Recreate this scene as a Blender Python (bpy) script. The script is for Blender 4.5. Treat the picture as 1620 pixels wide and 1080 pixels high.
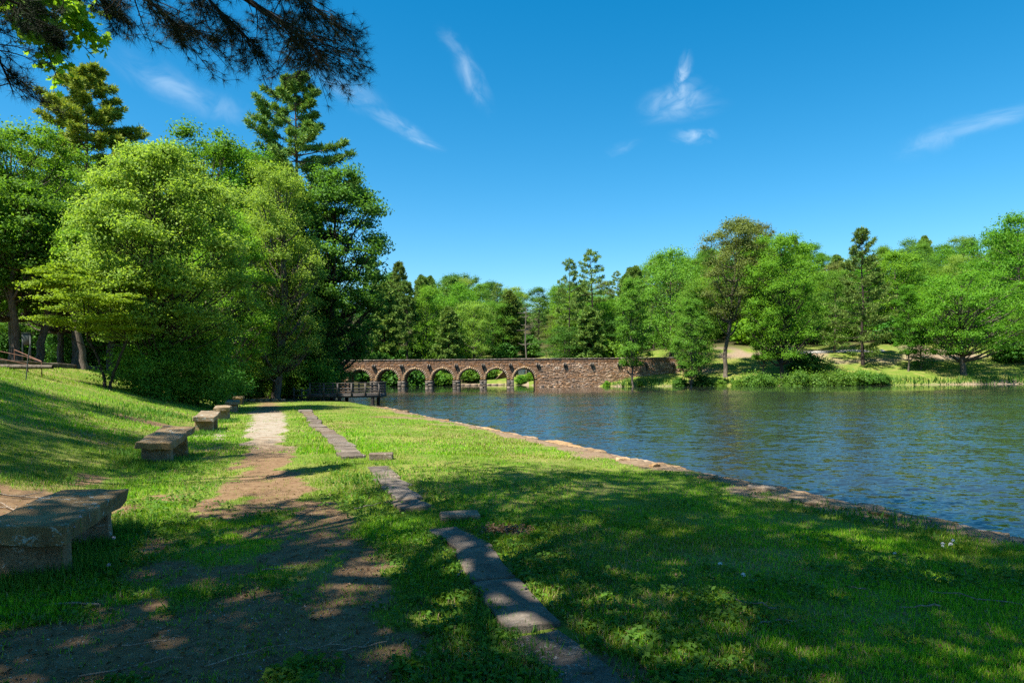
import bpy, bmesh, math
import numpy as np
from mathutils import Vector, Matrix, noise as mnoise

for o in list(bpy.data.objects):
    bpy.data.objects.remove(o)
scene = bpy.context.scene
COL = scene.collection
R = math.radians

# ------------------------------------------------------------------ camera
CAM_Z = 2.0
ROLL = 0.0095
cam = bpy.data.cameras.new('camera')
cam.lens = 24.0
cam.sensor_width = 36.0
cam.shift_y = 55.0 / 1620.0
cam.clip_end = 3000
camo = bpy.data.objects.new('camera', cam)
COL.objects.link(camo)
camo.matrix_world = Matrix.Translation((0, 0, CAM_Z)) @ Matrix.Rotation(math.pi / 2, 4, 'X') @ Matrix.Rotation(-ROLL, 4, 'Z')
scene.camera = camo

# ------------------------------------------------------------------ sun and sky
TO_SUN = Vector((-0.44, -0.38, 1.0)).normalized()
SUN_EL = math.asin(TO_SUN.z)
SUN_ROT = math.atan2(TO_SUN.x, TO_SUN.y) % (2 * math.pi)
sun = bpy.data.lights.new('sun', 'SUN')
sun.energy = 5.0
sun.angle = R(0.53)
sun.color = (1.0, 0.94, 0.80)
suno = bpy.data.objects.new('sun', sun)
COL.objects.link(suno)
suno.rotation_euler = (-TO_SUN).to_track_quat('-Z', 'Y').to_euler()
suno.location = (0, 0, 60)

world = bpy.data.worlds.new('World')
scene.world = world
world.use_nodes = True


class NT:
    """small helper round a node tree"""
    def __init__(self, tree):
        self.t = tree
        tree.nodes.clear()

    def n(self, typ, **kw):
        nd = self.t.nodes.new(typ)
        for k, v in kw.items():
            setattr(nd, k, v)
        return nd

    def l(self, a, b):
        self.t.links.new(a, b)

    def val(self, sock, v):
        if hasattr(v, 'is_linked') or hasattr(v, 'links'):
            self.l(v, sock)
        else:
            sock.default_value = v

    def math(self, op, a, b=None, c=None, clamp=False):
        nd = self.n('ShaderNodeMath', operation=op, use_clamp=clamp)
        self.val(nd.inputs[0], a)
        if b is not None:
            self.val(nd.inputs[1], b)
        if c is not None:
            self.val(nd.inputs[2], c)
        return nd.outputs[0]

    def mix(self, fac, a, b, blend='MIX'):
        nd = self.n('ShaderNodeMix', data_type='RGBA', blend_type=blend)
        self.val(nd.inputs[0], fac)
        self.val(nd.inputs[6], a)
        self.val(nd.inputs[7], b)
        return nd.outputs[2]

    def noise(self, scale, detail=4, rough=0.55, vec=None, dist=0.0):
        nd = self.n('ShaderNodeTexNoise')
        nd.inputs['Scale'].default_value = scale
        nd.inputs['Detail'].default_value = detail
        nd.inputs['Roughness'].default_value = rough
        nd.inputs['Distortion'].default_value = dist
        if vec is not None:
            self.l(vec, nd.inputs['Vector'])
        return nd.outputs[0]

    def ramp(self, fac, stops):
        nd = self.n('ShaderNodeValToRGB')
        self.val(nd.inputs[0], fac)
        el = nd.color_ramp.elements
        while len(el) > 1:
            el.remove(el[-1])
        el[0].position, el[0].color = stops[0][0], c4(stops[0][1])
        for p, c in stops[1:]:
            e = el.new(p)
            e.color = c4(c)
        return nd.outputs[0]

    def step(self, v, lo, hi):
        nd = self.n('ShaderNodeMapRange', interpolation_type='SMOOTHSTEP')
        self.val(nd.inputs[0], v)
        nd.inputs[1].default_value = lo
        nd.inputs[2].default_value = hi
        return nd.outputs[0]


def c4(c):
    if isinstance(c, (int, float)):
        return (c, c, c, 1)
    return (c[0], c[1], c[2], 1)


def build_world():
    w = NT(world.node_tree)
    sky = w.n('ShaderNodeTexSky', sky_type='NISHITA')
    sky.sun_disc = False
    sky.sun_elevation = SUN_EL
    sky.sun_rotation = SUN_ROT
    sky.altitude = 300
    sky.air_density = 1.0
    sky.dust_density = 0.6
    sky.ozone_density = 2.2
    hs = w.n('ShaderNodeHueSaturation')
    hs.inputs['Saturation'].default_value = 1.47
    hs.inputs['Hue'].default_value = 0.487
    hs.inputs['Value'].default_value = 1.0
    w.l(sky.outputs[0], hs.inputs['Color'])
    tc = w.n('ShaderNodeTexCoord')
    sep = w.n('ShaderNodeSeparateXYZ')
    w.l(tc.outputs['Generated'], sep.inputs[0])
    y = w.math('MAXIMUM', sep.outputs[1], 0.02)
    u = w.math('DIVIDE', sep.outputs[0], y)
    v = w.math('DIVIDE', sep.outputs[2], y)
    total = None
    # thin summer cirrus: direction (u, v), heading, half length, half width, strength, seed
    wisps = [(-0.50, 0.432, -29, .14, .036, .42, 1), (-0.42, 0.395, -20, .06, .035, .22, 2.3),
             (-0.235, 0.42, -30, .09, .03, .34, 3.1), (-0.165, 0.37, -30, .09, .018, .42, 4.7), (-0.13, 0.345, -20, .05, .009, .45, 5.2),
             (-0.055, 0.437, -64, .075, .024, .48, 5.9), (-0.08, 0.485, -50, .05, .02, .22, 6.1), (-0.112, 0.585, -20, .05, .03, .22, 6.4),
             (0.245, 0.40, 14, .075, .034, .60, 7.7), (0.255, 0.435, 80, .05, .017, .85, 8.8), (0.245, 0.41, 30, .05, .025, .6, 3.3), (0.25, 0.385, 8, .09, .022, .30, 4.1),
             (0.27, 0.349, 2, .045, .018, .62, 9.5), (0.165, 0.332, 20, .04, .014, .14, 10.4),
             (0.70, 0.365, 15, .17, .026, .38, 11.2), (0.62, 0.34, 20, .08, .028, .30, 12.9), (0.655, 0.352, 26, .05, .02, .3, 15.9)]
    for (u0, v0, ang, lu, lv, st, seed) in wisps:
        a = R(ang)
        du = w.math('SUBTRACT', u, u0)
        dv = w.math('SUBTRACT', v, v0)
        p = w.math('ADD', w.math('MULTIPLY', du, math.cos(a) / lu), w.math('MULTIPLY', dv, math.sin(a) / lu))
        q = w.math('ADD', w.math('MULTIPLY', du, -math.sin(a) / lv), w.math('MULTIPLY', dv, math.cos(a) / lv))
        cv = w.n('ShaderNodeCombineXYZ')
        w.l(w.math('MULTIPLY', p, 1.7), cv.inputs[0])
        w.l(w.math('MULTIPLY', q, 1.0), cv.inputs[1])
        cv.inputs[2].default_value = seed * 3.7
        nz = w.noise(1.0, 5, 0.58, cv.outputs[0], .7)
        r2 = w.math('ADD', w.math('MULTIPLY', p, p), w.math('MULTIPLY', q, q))
        fall = w.math('SUBTRACT', 1.0, w.math('SQRT', r2), clamp=True)
        dens = w.math('MULTIPLY', w.step(w.math('ADD', nz, w.math('MULTIPLY', fall, 0.22)), 0.40, 0.95), w.step(fall, 0.0, 1.0))
        dens = w.math('MULTIPLY', dens, st * .78)
        total = dens if total is None else w.math('MAXIMUM', total, dens)
    total = w.math('MULTIPLY', w.math('MINIMUM', total, 0.85), w.step(sep.outputs[1], 0.05, 0.15))
    col = w.mix(total, hs.outputs[0], (4.6, 5.6, 6.4, 1))
    bg = w.n('ShaderNodeBackground')
    bg.inputs[1].default_value = 0.077
    w.l(col, bg.inputs[0])
    out = w.n('ShaderNodeOutputWorld')
    w.l(bg.outputs[0], out.inputs[0])


build_world()
scene.view_settings.view_transform = 'Standard'
scene.view_settings.look = 'None'
scene.view_settings.exposure = 1.35
scene.view_settings.gamma = 1.0
scene.view_settings.use_curve_mapping = False
scene.render.engine = 'CYCLES'
scene.cycles.max_bounces = 6
scene.cycles.diffuse_bounces = 3
scene.cycles.glossy_bounces = 3
scene.cycles.transmission_bounces = 4
scene.cycles.transparent_max_bounces = 4
scene.cycles.caustics_reflective = False
scene.cycles.caustics_refractive = False
scene.cycles.use_denoising = False

# ------------------------------------------------------------------ numbers, noise, meshes
rng = np.random.default_rng(11)


def vhash(ix, iy, seed):
    h = (ix.astype(np.int64) * 374761393 + iy.astype(np.int64) * 668265263 + seed * 974634541) & 0x7fffffff
    h = ((h ^ (h >> 13)) * 1274126177) & 0x7fffffff
    h = (h ^ (h >> 16)) & 0xffff
    return h / 65535.0


def vnoise(x, y, seed=0):
    ix, iy = np.floor(x), np.floor(y)
    fx, fy = x - ix, y - iy
    fx, fy = fx * fx * (3 - 2 * fx), fy * fy * (3 - 2 * fy)
    a, b = vhash(ix, iy, seed), vhash(ix + 1, iy, seed)
    c, d = vhash(ix, iy + 1, seed), vhash(ix + 1, iy + 1, seed)
    return (a + (b - a) * fx) * (1 - fy) + (c + (d - c) * fx) * fy


def fbm(x, y, seed=0, octv=4):
    t, a, s = 0, .5, 0
    for k in range(octv):
        t = t + a * vnoise(x * 2 ** k + 17.3 * k, y * 2 ** k - 9.1 * k, seed + k)
        s += a
        a *= .55
    return t / s


def sstep(x, a, b):
    t = np.clip((x - a) / (b - a), 0, 1)
    return t * t * (3 - 2 * t)


def lerp(a, b, t):
    return a + (b - a) * t


def nrm(v):
    return v / np.maximum(np.linalg.norm(v, axis=-1, keepdims=True), 1e-9)


def np_mesh(name, V, faces, smooth=False):
    """V (n,3); faces: list of int arrays (m,k)."""
    me = bpy.data.meshes.new(name)
    V = np.ascontiguousarray(V, dtype=np.float32)
    faces = [np.asarray(f, dtype=np.int32) for f in faces if len(f)]
    loops = np.concatenate([f.ravel() for f in faces])
    tot = np.concatenate([np.full(len(f), f.shape[1], np.int32) for f in faces])
    start = np.concatenate([[0], np.cumsum(tot)[:-1]]).astype(np.int32)
    me.vertices.add(len(V))
    me.vertices.foreach_set('co', V.ravel())
    me.loops.add(len(loops))
    me.loops.foreach_set('vertex_index', loops)
    me.polygons.add(len(tot))
    me.polygons.foreach_set('loop_start', start)
    me.polygons.foreach_set('loop_total', tot)
    if smooth:
        me.polygons.foreach_set('use_smooth', np.ones(len(tot), bool))
    me.update(calc_edges=True)
    return me


def link(name, data, parent=None, loc=(0, 0, 0), rotz=0.0):
    o = bpy.data.objects.new(name, data)
    COL.objects.link(o)
    o.location = loc
    o.rotation_euler = (0, 0, rotz)
    if parent is not None:
        o.parent = parent
    return o


def tag(o, label=None, cat=None, group=None, kind=None):
    if label:
        o['label'] = label
    if cat:
        o['category'] = cat
    if group:
        o['group'] = group
    if kind:
        o['kind'] = kind
    return o


def thing(name, label, cat, loc=(0, 0, 0), rotz=0.0, group=None):
    return tag(link(name, None, None, loc, rotz), label, cat, group)


class MB:
    """collects geometry for ONE mesh"""
    def __init__(self):
        self.v, self.q, self.t, self.n = [], [], [], 0

    def add(self, V, quads=None, tris=None):
        V = np.asarray(V, float)
        if quads is not None and len(quads):
            self.q.append(np.asarray(quads, int) + self.n)
        if tris is not None and len(tris):
            self.t.append(np.asarray(tris, int) + self.n)
        self.v.append(V)
        self.n += len(V)

    def box(self, c, s, rot=None, taper=0.0):
        sx, sy, sz = np.asarray(s, float) / 2
        k = 1 - taper
        V = np.array([[-sx, -sy, -sz], [sx, -sy, -sz], [sx, sy, -sz], [-sx, sy, -sz],
                      [-sx * k, -sy * k, sz], [sx * k, -sy * k, sz], [sx * k, sy * k, sz], [-sx * k, sy * k, sz]])
        if rot is not None:
            V = V @ np.array(Matrix.Rotation(rot, 3, 'Z').transposed())
        self.add(V + np.asarray(c, float), [[0, 3, 2, 1], [4, 5, 6, 7], [0, 1, 5, 4], [1, 2, 6, 5], [2, 3, 7, 6], [3, 0, 4, 7]])

    def tube(self, P, rad, seg=6, cap=True):
        P = np.asarray(P, float)
        rad = np.broadcast_to(np.asarray(rad, float), (len(P),))
        T = nrm(np.gradient(P, axis=0))
        ref = np.array([0, 0, 1.0]) if abs(T[0][2]) < .9 else np.array([1.0, 0, 0])
        A = nrm(np.cross(T, ref))
        B = np.cross(T, A)
        th = np.arange(seg) * 2 * math.pi / seg
        V = P[:, None, :] + rad[:, None, None] * (np.cos(th)[None, :, None] * A[:, None, :] + np.sin(th)[None, :, None] * B[:, None, :])
        n = len(P)
        i = np.arange(n - 1)[:, None] * seg
        k = np.arange(seg)[None, :]
        k2 = (k + 1) % seg
        Q = np.stack([i + k, i + k2, i + seg + k2, i + seg + k], -1).reshape(-1, 4)
        self.add(V.reshape(-1, 3), Q)
        if cap and seg == 4:
            self.q.append(np.array([[0, 1, 2, 3]]) + self.n - seg)

    def mesh(self, name, smooth=False):
        return np_mesh(name, np.concatenate(self.v), self.q + self.t, smooth)

    def build(self, name, mat, parent=None, smooth=False, loc=(0, 0, 0)):
        me = self.mesh(name, smooth)
        me.materials.append(mat)
        return link(name, me, parent, loc)


def pix_dir(px, py):
    """direction of sight of a photo pixel (1620x1080), y component 1"""
    x, y = px - 810.0, py - 595.0
    return np.array([(x - y * ROLL) / 1080.0, 1.0, -(y + x * ROLL) / 1080.0])


def at(px, py, Y):
    d = pix_dir(px, py)
    return np.array([d[0] * Y, Y, CAM_Z + d[2] * Y])


# ------------------------------------------------------------------ terrain
def wall_x(y):
    return 5.45 - 0.393 * (y - 7.23)


LAKE = np.array([(wall_x(-30), -30), (wall_x(0), 0), (wall_x(20), 20), (wall_x(40.5), 40.5), (-9.8, 46), (-15, 58), (-22, 80), (-29, 104), (-33, 122),
                 (-36, 140), (-26, 152), (-8, 153), (3, 149), (5.0, 140), (6.0, 125.6), (14, 125.2), (17.5, 120.5), (20, 118), (35, 114), (60, 109),
                 (90, 106), (140, 100), (210, 80), (240, 0), (200, -60)])


def lake_sd(x, y):
    """signed distance to the lake outline, positive on land"""
    x, y = np.asarray(x, float), np.asarray(y, float)
    d2 = np.full(x.shape, 1e12)
    inside = np.zeros(x.shape, bool)
    n = len(LAKE)
    for i in range(n):
        ax, ay = LAKE[i]
        bx, by = LAKE[(i + 1) % n]
        ex, ey = bx - ax, by - ay
        t = np.clip(((x - ax) * ex + (y - ay) * ey) / (ex * ex + ey * ey), 0, 1)
        d2 = np.minimum(d2, (x - ax - t * ex) ** 2 + (y - ay - t * ey) ** 2)
        c = (ay > y) != (by > y)
        with np.errstate(divide='ignore', invalid='ignore'):
            xi = ax + (y - ay) * ex / (ey if ey != 0 else 1e-9)
        inside ^= c & (x < xi)
    d = np.sqrt(d2)
    return np.where(inside, -d, d)


def qof(x, y):
    return x + 0.355 * y


def ground_z(x, y):
    x, y = np.asarray(x, float), np.asarray(y, float)
    q = qof(x, y)
    lawn = 0.42 - 0.19 * sstep(q, 2.0, 8.0)
    s = -q - 2.1
    rise = np.where(s > 0, 0.29 * (np.sqrt(s * s + 0.36) - 0.6 + 0.0) * np.clip(1, 0, 1), 0.0)
    ridge = 8.0 + 0.0 * y
    rise = np.where(s > ridge, 0.29 * (ridge - 0.55) + 0.095 * (s - ridge), rise)
    near = lawn + rise
    near = near + 0.05 * (fbm(x * .45, y * .45, 5, 3) - .5) * sstep(q, 8.5, 6.0) + 0.03 * (fbm(x * 2.2, y * 2.2, 8, 2) - .5)
    d = lake_sd(x, y)
    dd = np.maximum(d, 0)
    far = 0.12 + np.where(dd < 24, 0.27 * dd, 6.48 + 0.16 * (dd - 24))
    far = np.minimum(far, 34)
    far = far + 1.2 * (fbm(x * .05, y * .05, 3, 3) - .5) * sstep(dd, 4, 30)
    w = sstep(y, 58, 105)
    land = lerp(near, far, w)
    # natural shore: eases down to the water
    land = np.where(y > 42, np.minimum(land, 0.05 + 0.35 * dd + 0.0), land)
    bed = -0.12 - np.minimum(1.4, -np.minimum(d, 0) * 0.6)
    return np.where(d > 0, land, bed)


def gz(x, y):
    return float(ground_z(np.array([x]), np.array([y]))[0])


def ground_at(px, py, y0=2.5, y1=260):
    d = pix_dir(px, py)
    ys = np.geomspace(y0, y1, 1500)
    z = CAM_Z + d[2] * ys
    g = ground_z(d[0] * ys, ys)
    k = np.nonzero(z <= g)[0]
    Y = ys[k[0]] if len(k) else y1
    return np.array([d[0] * Y, Y, gz(d[0] * Y, Y)])


def dirt_mask(x, y):
    """bare earth: the worn path and scuffed patches (0 grass .. 1 bare)"""
    q = qof(x, y)
    n1 = fbm(x * .9, y * .55, 21, 4)
    n2 = fbm(x * 2.6, y * 2.0, 31, 3)
    wid = lerp(1.20, .60, sstep(y, 6.5, 12))
    core = 1 - sstep(np.abs(q + .12) + (n1 - .5) * 1.3 + (n2 - .5) * .5, wid * .72, wid * 1.25)
    hard = lerp(.62, 1.0, sstep(y, 9, 17))
    path = core * sstep(n1 * .5 + n2 * .5 + core * .22 * hard, .47, .62)
    path = np.maximum(path, core * hard * sstep(y, 13, 17) * (.55 + .45 * sstep(n1, .38, .55)))
    path = path * (1 - sstep(y, 33, 37) * .2)
    fade = path * (1 - .3 * sstep(n2, .5, .75))
    # scuffed soil near the benches and on the slope
    bench = sstep(q, -5.5, -2.6) * (1 - sstep(q, -1.6, -.6)) * sstep(n1 * .6 + n2 * .4, .53, .66) * (1 - sstep(y, 18, 28)) * .85
    p = np.maximum(fade, bench)
    for (cx, cy, rx, ry) in PATCHES:
        r = np.sqrt(((x - cx) / rx) ** 2 + ((y - cy) / ry) ** 2) + (n2 - .5) * .9
        p = np.maximum(p, 1 - sstep(r, .55, 1.1))
    # strip of bare mud behind the lake wall
    e = wall_x(y) - x
    strip = (1 - sstep(e + (n1 - .5) * 2.0 + (n2 - .5) * .8, .35, 1.0)) * sstep(y, 1, 4) * (1 - sstep(y, 40, 44))
    p = np.maximum(p, strip * .95)
    return np.clip(p, 0, 1)


PATCHES = []
PATCHES += [(*ground_at(640, 661)[:2], 1.9, .75), (*ground_at(720, 672)[:2], 1.0, .5), (*ground_at(12, 800)[:2], 1.3, 1.3), (*ground_at(225, 665)[:2], 1.0, .8),
            (*ground_at(795, 842)[:2], .3, .28), (*ground_at(975, 1065)[:2], .25, .3), (*ground_at(60, 1040)[:2], 1.3, .7), (*ground_at(430, 632)[:2], 5.5, 5.0)]


def spaced(lo, hi, flo, fhi, fine, grow, maxs):
    """coordinates fine between flo and fhi, widening outwards"""
    mid = list(np.arange(flo, fhi + 1e-6, fine))
    out, s, x = [], fine, fhi
    while x < hi:
        s = min(s * grow, maxs)
        x += s
        out.append(x)
    left, s, x = [], fine, flo
    while x > lo:
        s = min(s * grow, maxs)
        x -= s
        left.append(x)
    return np.array(left[::-1] + mid + out)


# ------------------------------------------------------------------ materials
def new_mat(name):
    m = bpy.data.materials.new(name)
    m.use_nodes = True
    return m, NT(m.node_tree)


def finish(nt, shader):
    out = nt.n('ShaderNodeOutputMaterial')
    nt.l(shader, out.inputs[0])


def bump(nt, h, strength, dist=0.02):
    b = nt.n('ShaderNodeBump')
    b.inputs['Strength'].default_value = strength
    b.inputs['Distance'].default_value = dist
    nt.l(h, b.inputs['Height'])
    return b.outputs[0]


def principled(nt, col, rough=.8, spec=.3, normal=None):
    p = nt.n('ShaderNodeBsdfPrincipled')
    nt.val(p.inputs['Base Color'], c4(col) if isinstance(col, tuple) else col)
    nt.val(p.inputs['Roughness'], rough)
    p.inputs['Specular IOR Level'].default_value = spec
    if normal is not None:
        nt.l(normal, p.inputs['Normal'])
    return p.outputs[0]


def mat_leaf(name, stops, trans=.38, tvar=.18, rough=.62, spec=.18, warm=(1.45, 1.4, .6)):
    """foliage: every leaf its own shade, every tree its own tint"""
    m, nt = new_mat(name)
    geo = nt.n('ShaderNodeNewGeometry')
    oi = nt.n('ShaderNodeObjectInfo')
    col = nt.ramp(geo.outputs['Random Per Island'], stops)
    f = nt.math('MULTIPLY_ADD', oi.outputs['Random'], tvar * 2, 1 - tvar)
    col = nt.mix(1.0, col, nt.n('ShaderNodeCombineColor').outputs[0], 'MULTIPLY') if False else col
    hs = nt.n('ShaderNodeHueSaturation')
    nt.l(col, hs.inputs['Color'])
    nt.l(f, hs.inputs['Value'])
    nt.l(nt.math('MULTIPLY_ADD', nt.math('FRACT', nt.math('MULTIPLY', oi.outputs['Random'], 7.31)), .026, .487), hs.inputs['Hue'])
    p = principled(nt, hs.outputs[0], rough, spec)
    tr = nt.n('ShaderNodeBsdfTranslucent')
    nt.l(nt.mix(1.0, hs.outputs[0], (warm[0], warm[1], warm[2], 1), 'MULTIPLY'), tr.inputs[0])
    mx = nt.n('ShaderNodeMixShader')
    mx.inputs[0].default_value = trans
    nt.l(p, mx.inputs[1])
    nt.l(tr.outputs[0], mx.inputs[2])
    finish(nt, mx.outputs[0])
    return m


def obj_coord(nt):
    return nt.n('ShaderNodeTexCoord').outputs['Object']


def mat_bark(name, a, b, scale=3.0):
    m, nt = new_mat(name)
    v = obj_coord(nt)
    mp = nt.n('ShaderNodeMapping')
    mp.inputs['Scale'].default_value = (scale * 2.2, scale * 2.2, scale * .35)
    nt.l(v, mp.inputs[0])
    n1 = nt.noise(2.0, 6, .7, mp.outputs[0], .4)
    n2 = nt.noise(1.2, 3, .5, v)
    col = nt.mix(nt.step(n1, .35, .65), c4(a), c4(b))
    col = nt.mix(nt.step(n2, .55, .75), col, c4(tuple(.5 * (x + y) * 1.25 for x, y in zip(a, b))))
    finish(nt, principled(nt, col, .9, .2, bump(nt, n1, .9, .04)))
    return m


def mat_stone(name, cols, lichen=None, lich_amt=.5, scale=1.0, bumpd=.02, perobj=.25, island=False, lscale=7.0):
    m, nt = new_mat(name)
    v = obj_coord(nt)
    oi = nt.n('ShaderNodeObjectInfo')
    add = nt.n('ShaderNodeVectorMath', operation='ADD')
    nt.l(v, add.inputs[0])
    cv = nt.n('ShaderNodeCombineXYZ')
    nt.l(nt.math('MULTIPLY', oi.outputs['Random'], 37.0), cv.inputs[0])
    nt.l(nt.math('MULTIPLY', oi.outputs['Random'], 91.0), cv.inputs[1])
    nt.l(cv.outputs[0], add.inputs[1])
    vec = add.outputs[0]
    n1 = nt.noise(2.3 * scale, 7, .62, vec, .3)
    n2 = nt.noise(14 * scale, 6, .7, vec)
    n3 = nt.noise(60 * scale, 3, .6, vec)
    k = len(cols)
    col = nt.ramp(n1, [(.28 + .44 * i / max(1, k - 1), c) for i, c in enumerate(cols)])
    col = nt.mix(nt.math('MULTIPLY', nt.step(n2, .35, .7), .45), col, tuple(.45 * x for x in cols[0]) + (1,))
    hs = nt.n('ShaderNodeHueSaturation')
    nt.l(col, hs.inputs['Color'])
    rnd = oi.outputs['Random']
    if island:
        rnd = nt.n('ShaderNodeNewGeometry').outputs['Random Per Island']
    nt.l(nt.math('MULTIPLY_ADD', rnd, 2 * perobj, 1 - perobj), hs.inputs['Value'])
    nt.l(nt.math('MULTIPLY_ADD', nt.math('FRACT', nt.math('MULTIPLY', rnd, 5.7)), .5, .75), hs.inputs['Saturation'])
    col = hs.outputs[0]
    if lichen is not None:
        l1 = nt.noise(lscale * scale, 5, .7, vec, .8)
        l2 = nt.noise(1.3 * scale, 2, .5, vec)
        fac = nt.math('MULTIPLY', nt.step(l1, .56, .63), nt.step(l2, .62 - lich_amt * .3, .72 - lich_amt * .2))
        col = nt.mix(nt.math('MULTIPLY', fac, .85), col, c4(lichen))
    h = nt.math('ADD', nt.math('MULTIPLY', n2, .7), nt.math('MULTIPLY', n3, .3))
    finish(nt, principled(nt, col, .88, .25, bump(nt, h, .8, bumpd)))
    return m


def mat_plain(name, col, rough=.7, spec=.3, var=.25, scale=4.0, metal=0.0, stretch=(1, 1, 1), bumpd=.004):
    m, nt = new_mat(name)
    v = obj_coord(nt)
    mp = nt.n('ShaderNodeMapping')
    mp.inputs['Scale'].default_value = stretch
    nt.l(v, mp.inputs[0])
    n1 = nt.noise(scale, 6, .65, mp.outputs[0], .2)
    c = nt.mix(nt.step(n1, .3, .7), tuple(x * (1 - var) for x in col) + (1,), tuple(x * (1 + var) for x in col) + (1,))
    finish(nt, principled(nt, c, rough, spec, bump(nt, n1, .5, bumpd)))
    return m


def mat_ground():
    m, nt = new_mat('ground_soil')
    v = obj_coord(nt)
    at_ = nt.n('ShaderNodeAttribute', attribute_name='cover')
    sp = nt.n('ShaderNodeSeparateColor')
    nt.l(at_.outputs['Color'], sp.inputs[0])
    dirt, gravel, wood = sp.outputs[0], sp.outputs[1], sp.outputs[2]
    n1 = nt.noise(.55, 6, .6, v, .3)
    n2 = nt.noise(7.0, 6, .7, v)
    n3 = nt.noise(38.0, 4, .7, v)
    n4 = nt.noise(2.2, 4, .6, v)
    grass = nt.ramp(n2, [(.25, (.055, .085, .012)), (.5, (.10, .155, .02)), (.75, (.16, .20, .035))])
    grass = nt.mix(nt.step(n1, .42, .68), grass, (.20, .19, .055, 1))
    grass = nt.mix(nt.math('MULTIPLY', nt.step(n3, .5, .75), .4), grass, (.05, .08, .012, 1))
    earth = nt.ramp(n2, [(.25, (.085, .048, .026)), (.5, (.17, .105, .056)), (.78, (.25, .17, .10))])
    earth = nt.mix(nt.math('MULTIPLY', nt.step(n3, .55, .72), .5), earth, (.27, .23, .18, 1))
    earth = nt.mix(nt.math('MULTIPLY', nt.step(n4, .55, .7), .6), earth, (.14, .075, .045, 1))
    pale = nt.ramp(n2, [(.25, (.20, .165, .13)), (.55, (.31, .275, .225)), (.8, (.41, .375, .32))])
    pale = nt.mix(nt.math('MULTIPLY', nt.step(n4, .45, .65), .6), pale, (.20, .135, .08, 1))
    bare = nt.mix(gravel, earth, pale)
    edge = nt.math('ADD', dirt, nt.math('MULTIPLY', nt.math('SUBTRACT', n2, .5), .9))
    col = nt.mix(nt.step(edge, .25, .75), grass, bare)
    litter = nt.ramp(n2, [(.3, (.03, .03, .012)), (.6, (.065, .06, .025)), (.8, (.12, .095, .05))])
    col = nt.mix(wood, col, litter)
    h = nt.math('ADD', nt.math('MULTIPLY', n2, .6), nt.math('MULTIPLY', n3, .4))
    finish(nt, principled(nt, col, .95, .12, bump(nt, h, .9, .03)))
    return m


def mat_water():
    m, nt = new_mat('lake_water')
    v = nt.n('ShaderNodeTexCoord').outputs['Object']
    mp = nt.n('ShaderNodeMapping')
    mp.inputs['Rotation'].default_value = (0, 0, .22)
    mp.inputs['Scale'].default_value = (.62, 1.0, 1.0)
    nt.l(v, mp.inputs[0])
    c = nt.noise(.10, 3, .5, mp.outputs[0], .4)
    sp = nt.n('ShaderNodeSeparateXYZ')
    nt.l(v, sp.inputs[0])
    # the water in the lee of the bridge and the far bank lies calmer
    lee = nt.math('ADD', sp.outputs[1], nt.math('MULTIPLY', sp.outputs[0], .28))
    lee = nt.math('ADD', lee, nt.math('MULTIPLY', nt.math('SUBTRACT', c, .5), 45.0))
    calm = nt.step(lee, 96, 66)
    amp = nt.math('MULTIPLY_ADD', calm, .9, .10)
    amp = nt.math('MULTIPLY', amp, nt.math('MULTIPLY_ADD', nt.step(c, .3, .7), .5, .6))
    tilt = None
    for sc, k, ds in ((2.2, .24, .5), (6.5, .36, .4), (19.0, .26, .3)):
        nz = nt.n('ShaderNodeTexNoise')
        nz.inputs['Scale'].default_value = sc
        nz.inputs['Detail'].default_value = 2.0
        nz.inputs['Distortion'].default_value = ds
        nt.l(mp.outputs[0], nz.inputs['Vector'])
        v1 = nt.n('ShaderNodeVectorMath', operation='SUBTRACT')
        nt.l(nz.outputs['Color'], v1.inputs[0])
        v1.inputs[1].default_value = (.5, .5, .5)
        v2 = nt.n('ShaderNodeVectorMath', operation='MULTIPLY')
        nt.l(v1.outputs[0], v2.inputs[0])
        v2.inputs[1].default_value = (k * .8, k * 1.25, 0)
        if tilt is None:
            tilt = v2.outputs[0]
        else:
            v3 = nt.n('ShaderNodeVectorMath', operation='ADD')
            nt.l(tilt, v3.inputs[0])
            nt.l(v2.outputs[0], v3.inputs[1])
            tilt = v3.outputs[0]
    v4 = nt.n('ShaderNodeVectorMath', operation='SCALE')
    nt.l(tilt, v4.inputs[0])
    nt.l(amp, v4.inputs['Scale'])
    v5 = nt.n('ShaderNodeVectorMath', operation='ADD')
    v5.inputs[1].default_value = (0, 0, 1)
    # constant tilt toward this shore, added so ripples reflect higher sky
    lean = nt.n('ShaderNodeVectorMath', operation='SCALE')
    lean.inputs[0].default_value = (.0, -.058, 0)
    nt.l(amp, lean.inputs['Scale'])
    v6 = nt.n('ShaderNodeVectorMath', operation='ADD')
    nt.l(v4.outputs[0], v6.inputs[0])
    nt.l(lean.outputs[0], v6.inputs[1])
    nt.l(v6.outputs[0], v5.inputs[0])
    bp = nt.n('ShaderNodeVectorMath', operation='NORMALIZE')
    nt.l(v5.outputs[0], bp.inputs[0])
    p = nt.n('ShaderNodeBsdfPrincipled')
    p.inputs['Base Color'].default_value = (.017, .021, .020, 1)
    p.inputs['Roughness'].default_value = .03
    p.inputs['IOR'].default_value = 1.333
    nt.l(bp.outputs[0], p.inputs['Normal'])
    finish(nt, p.outputs[0])
    return m


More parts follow.
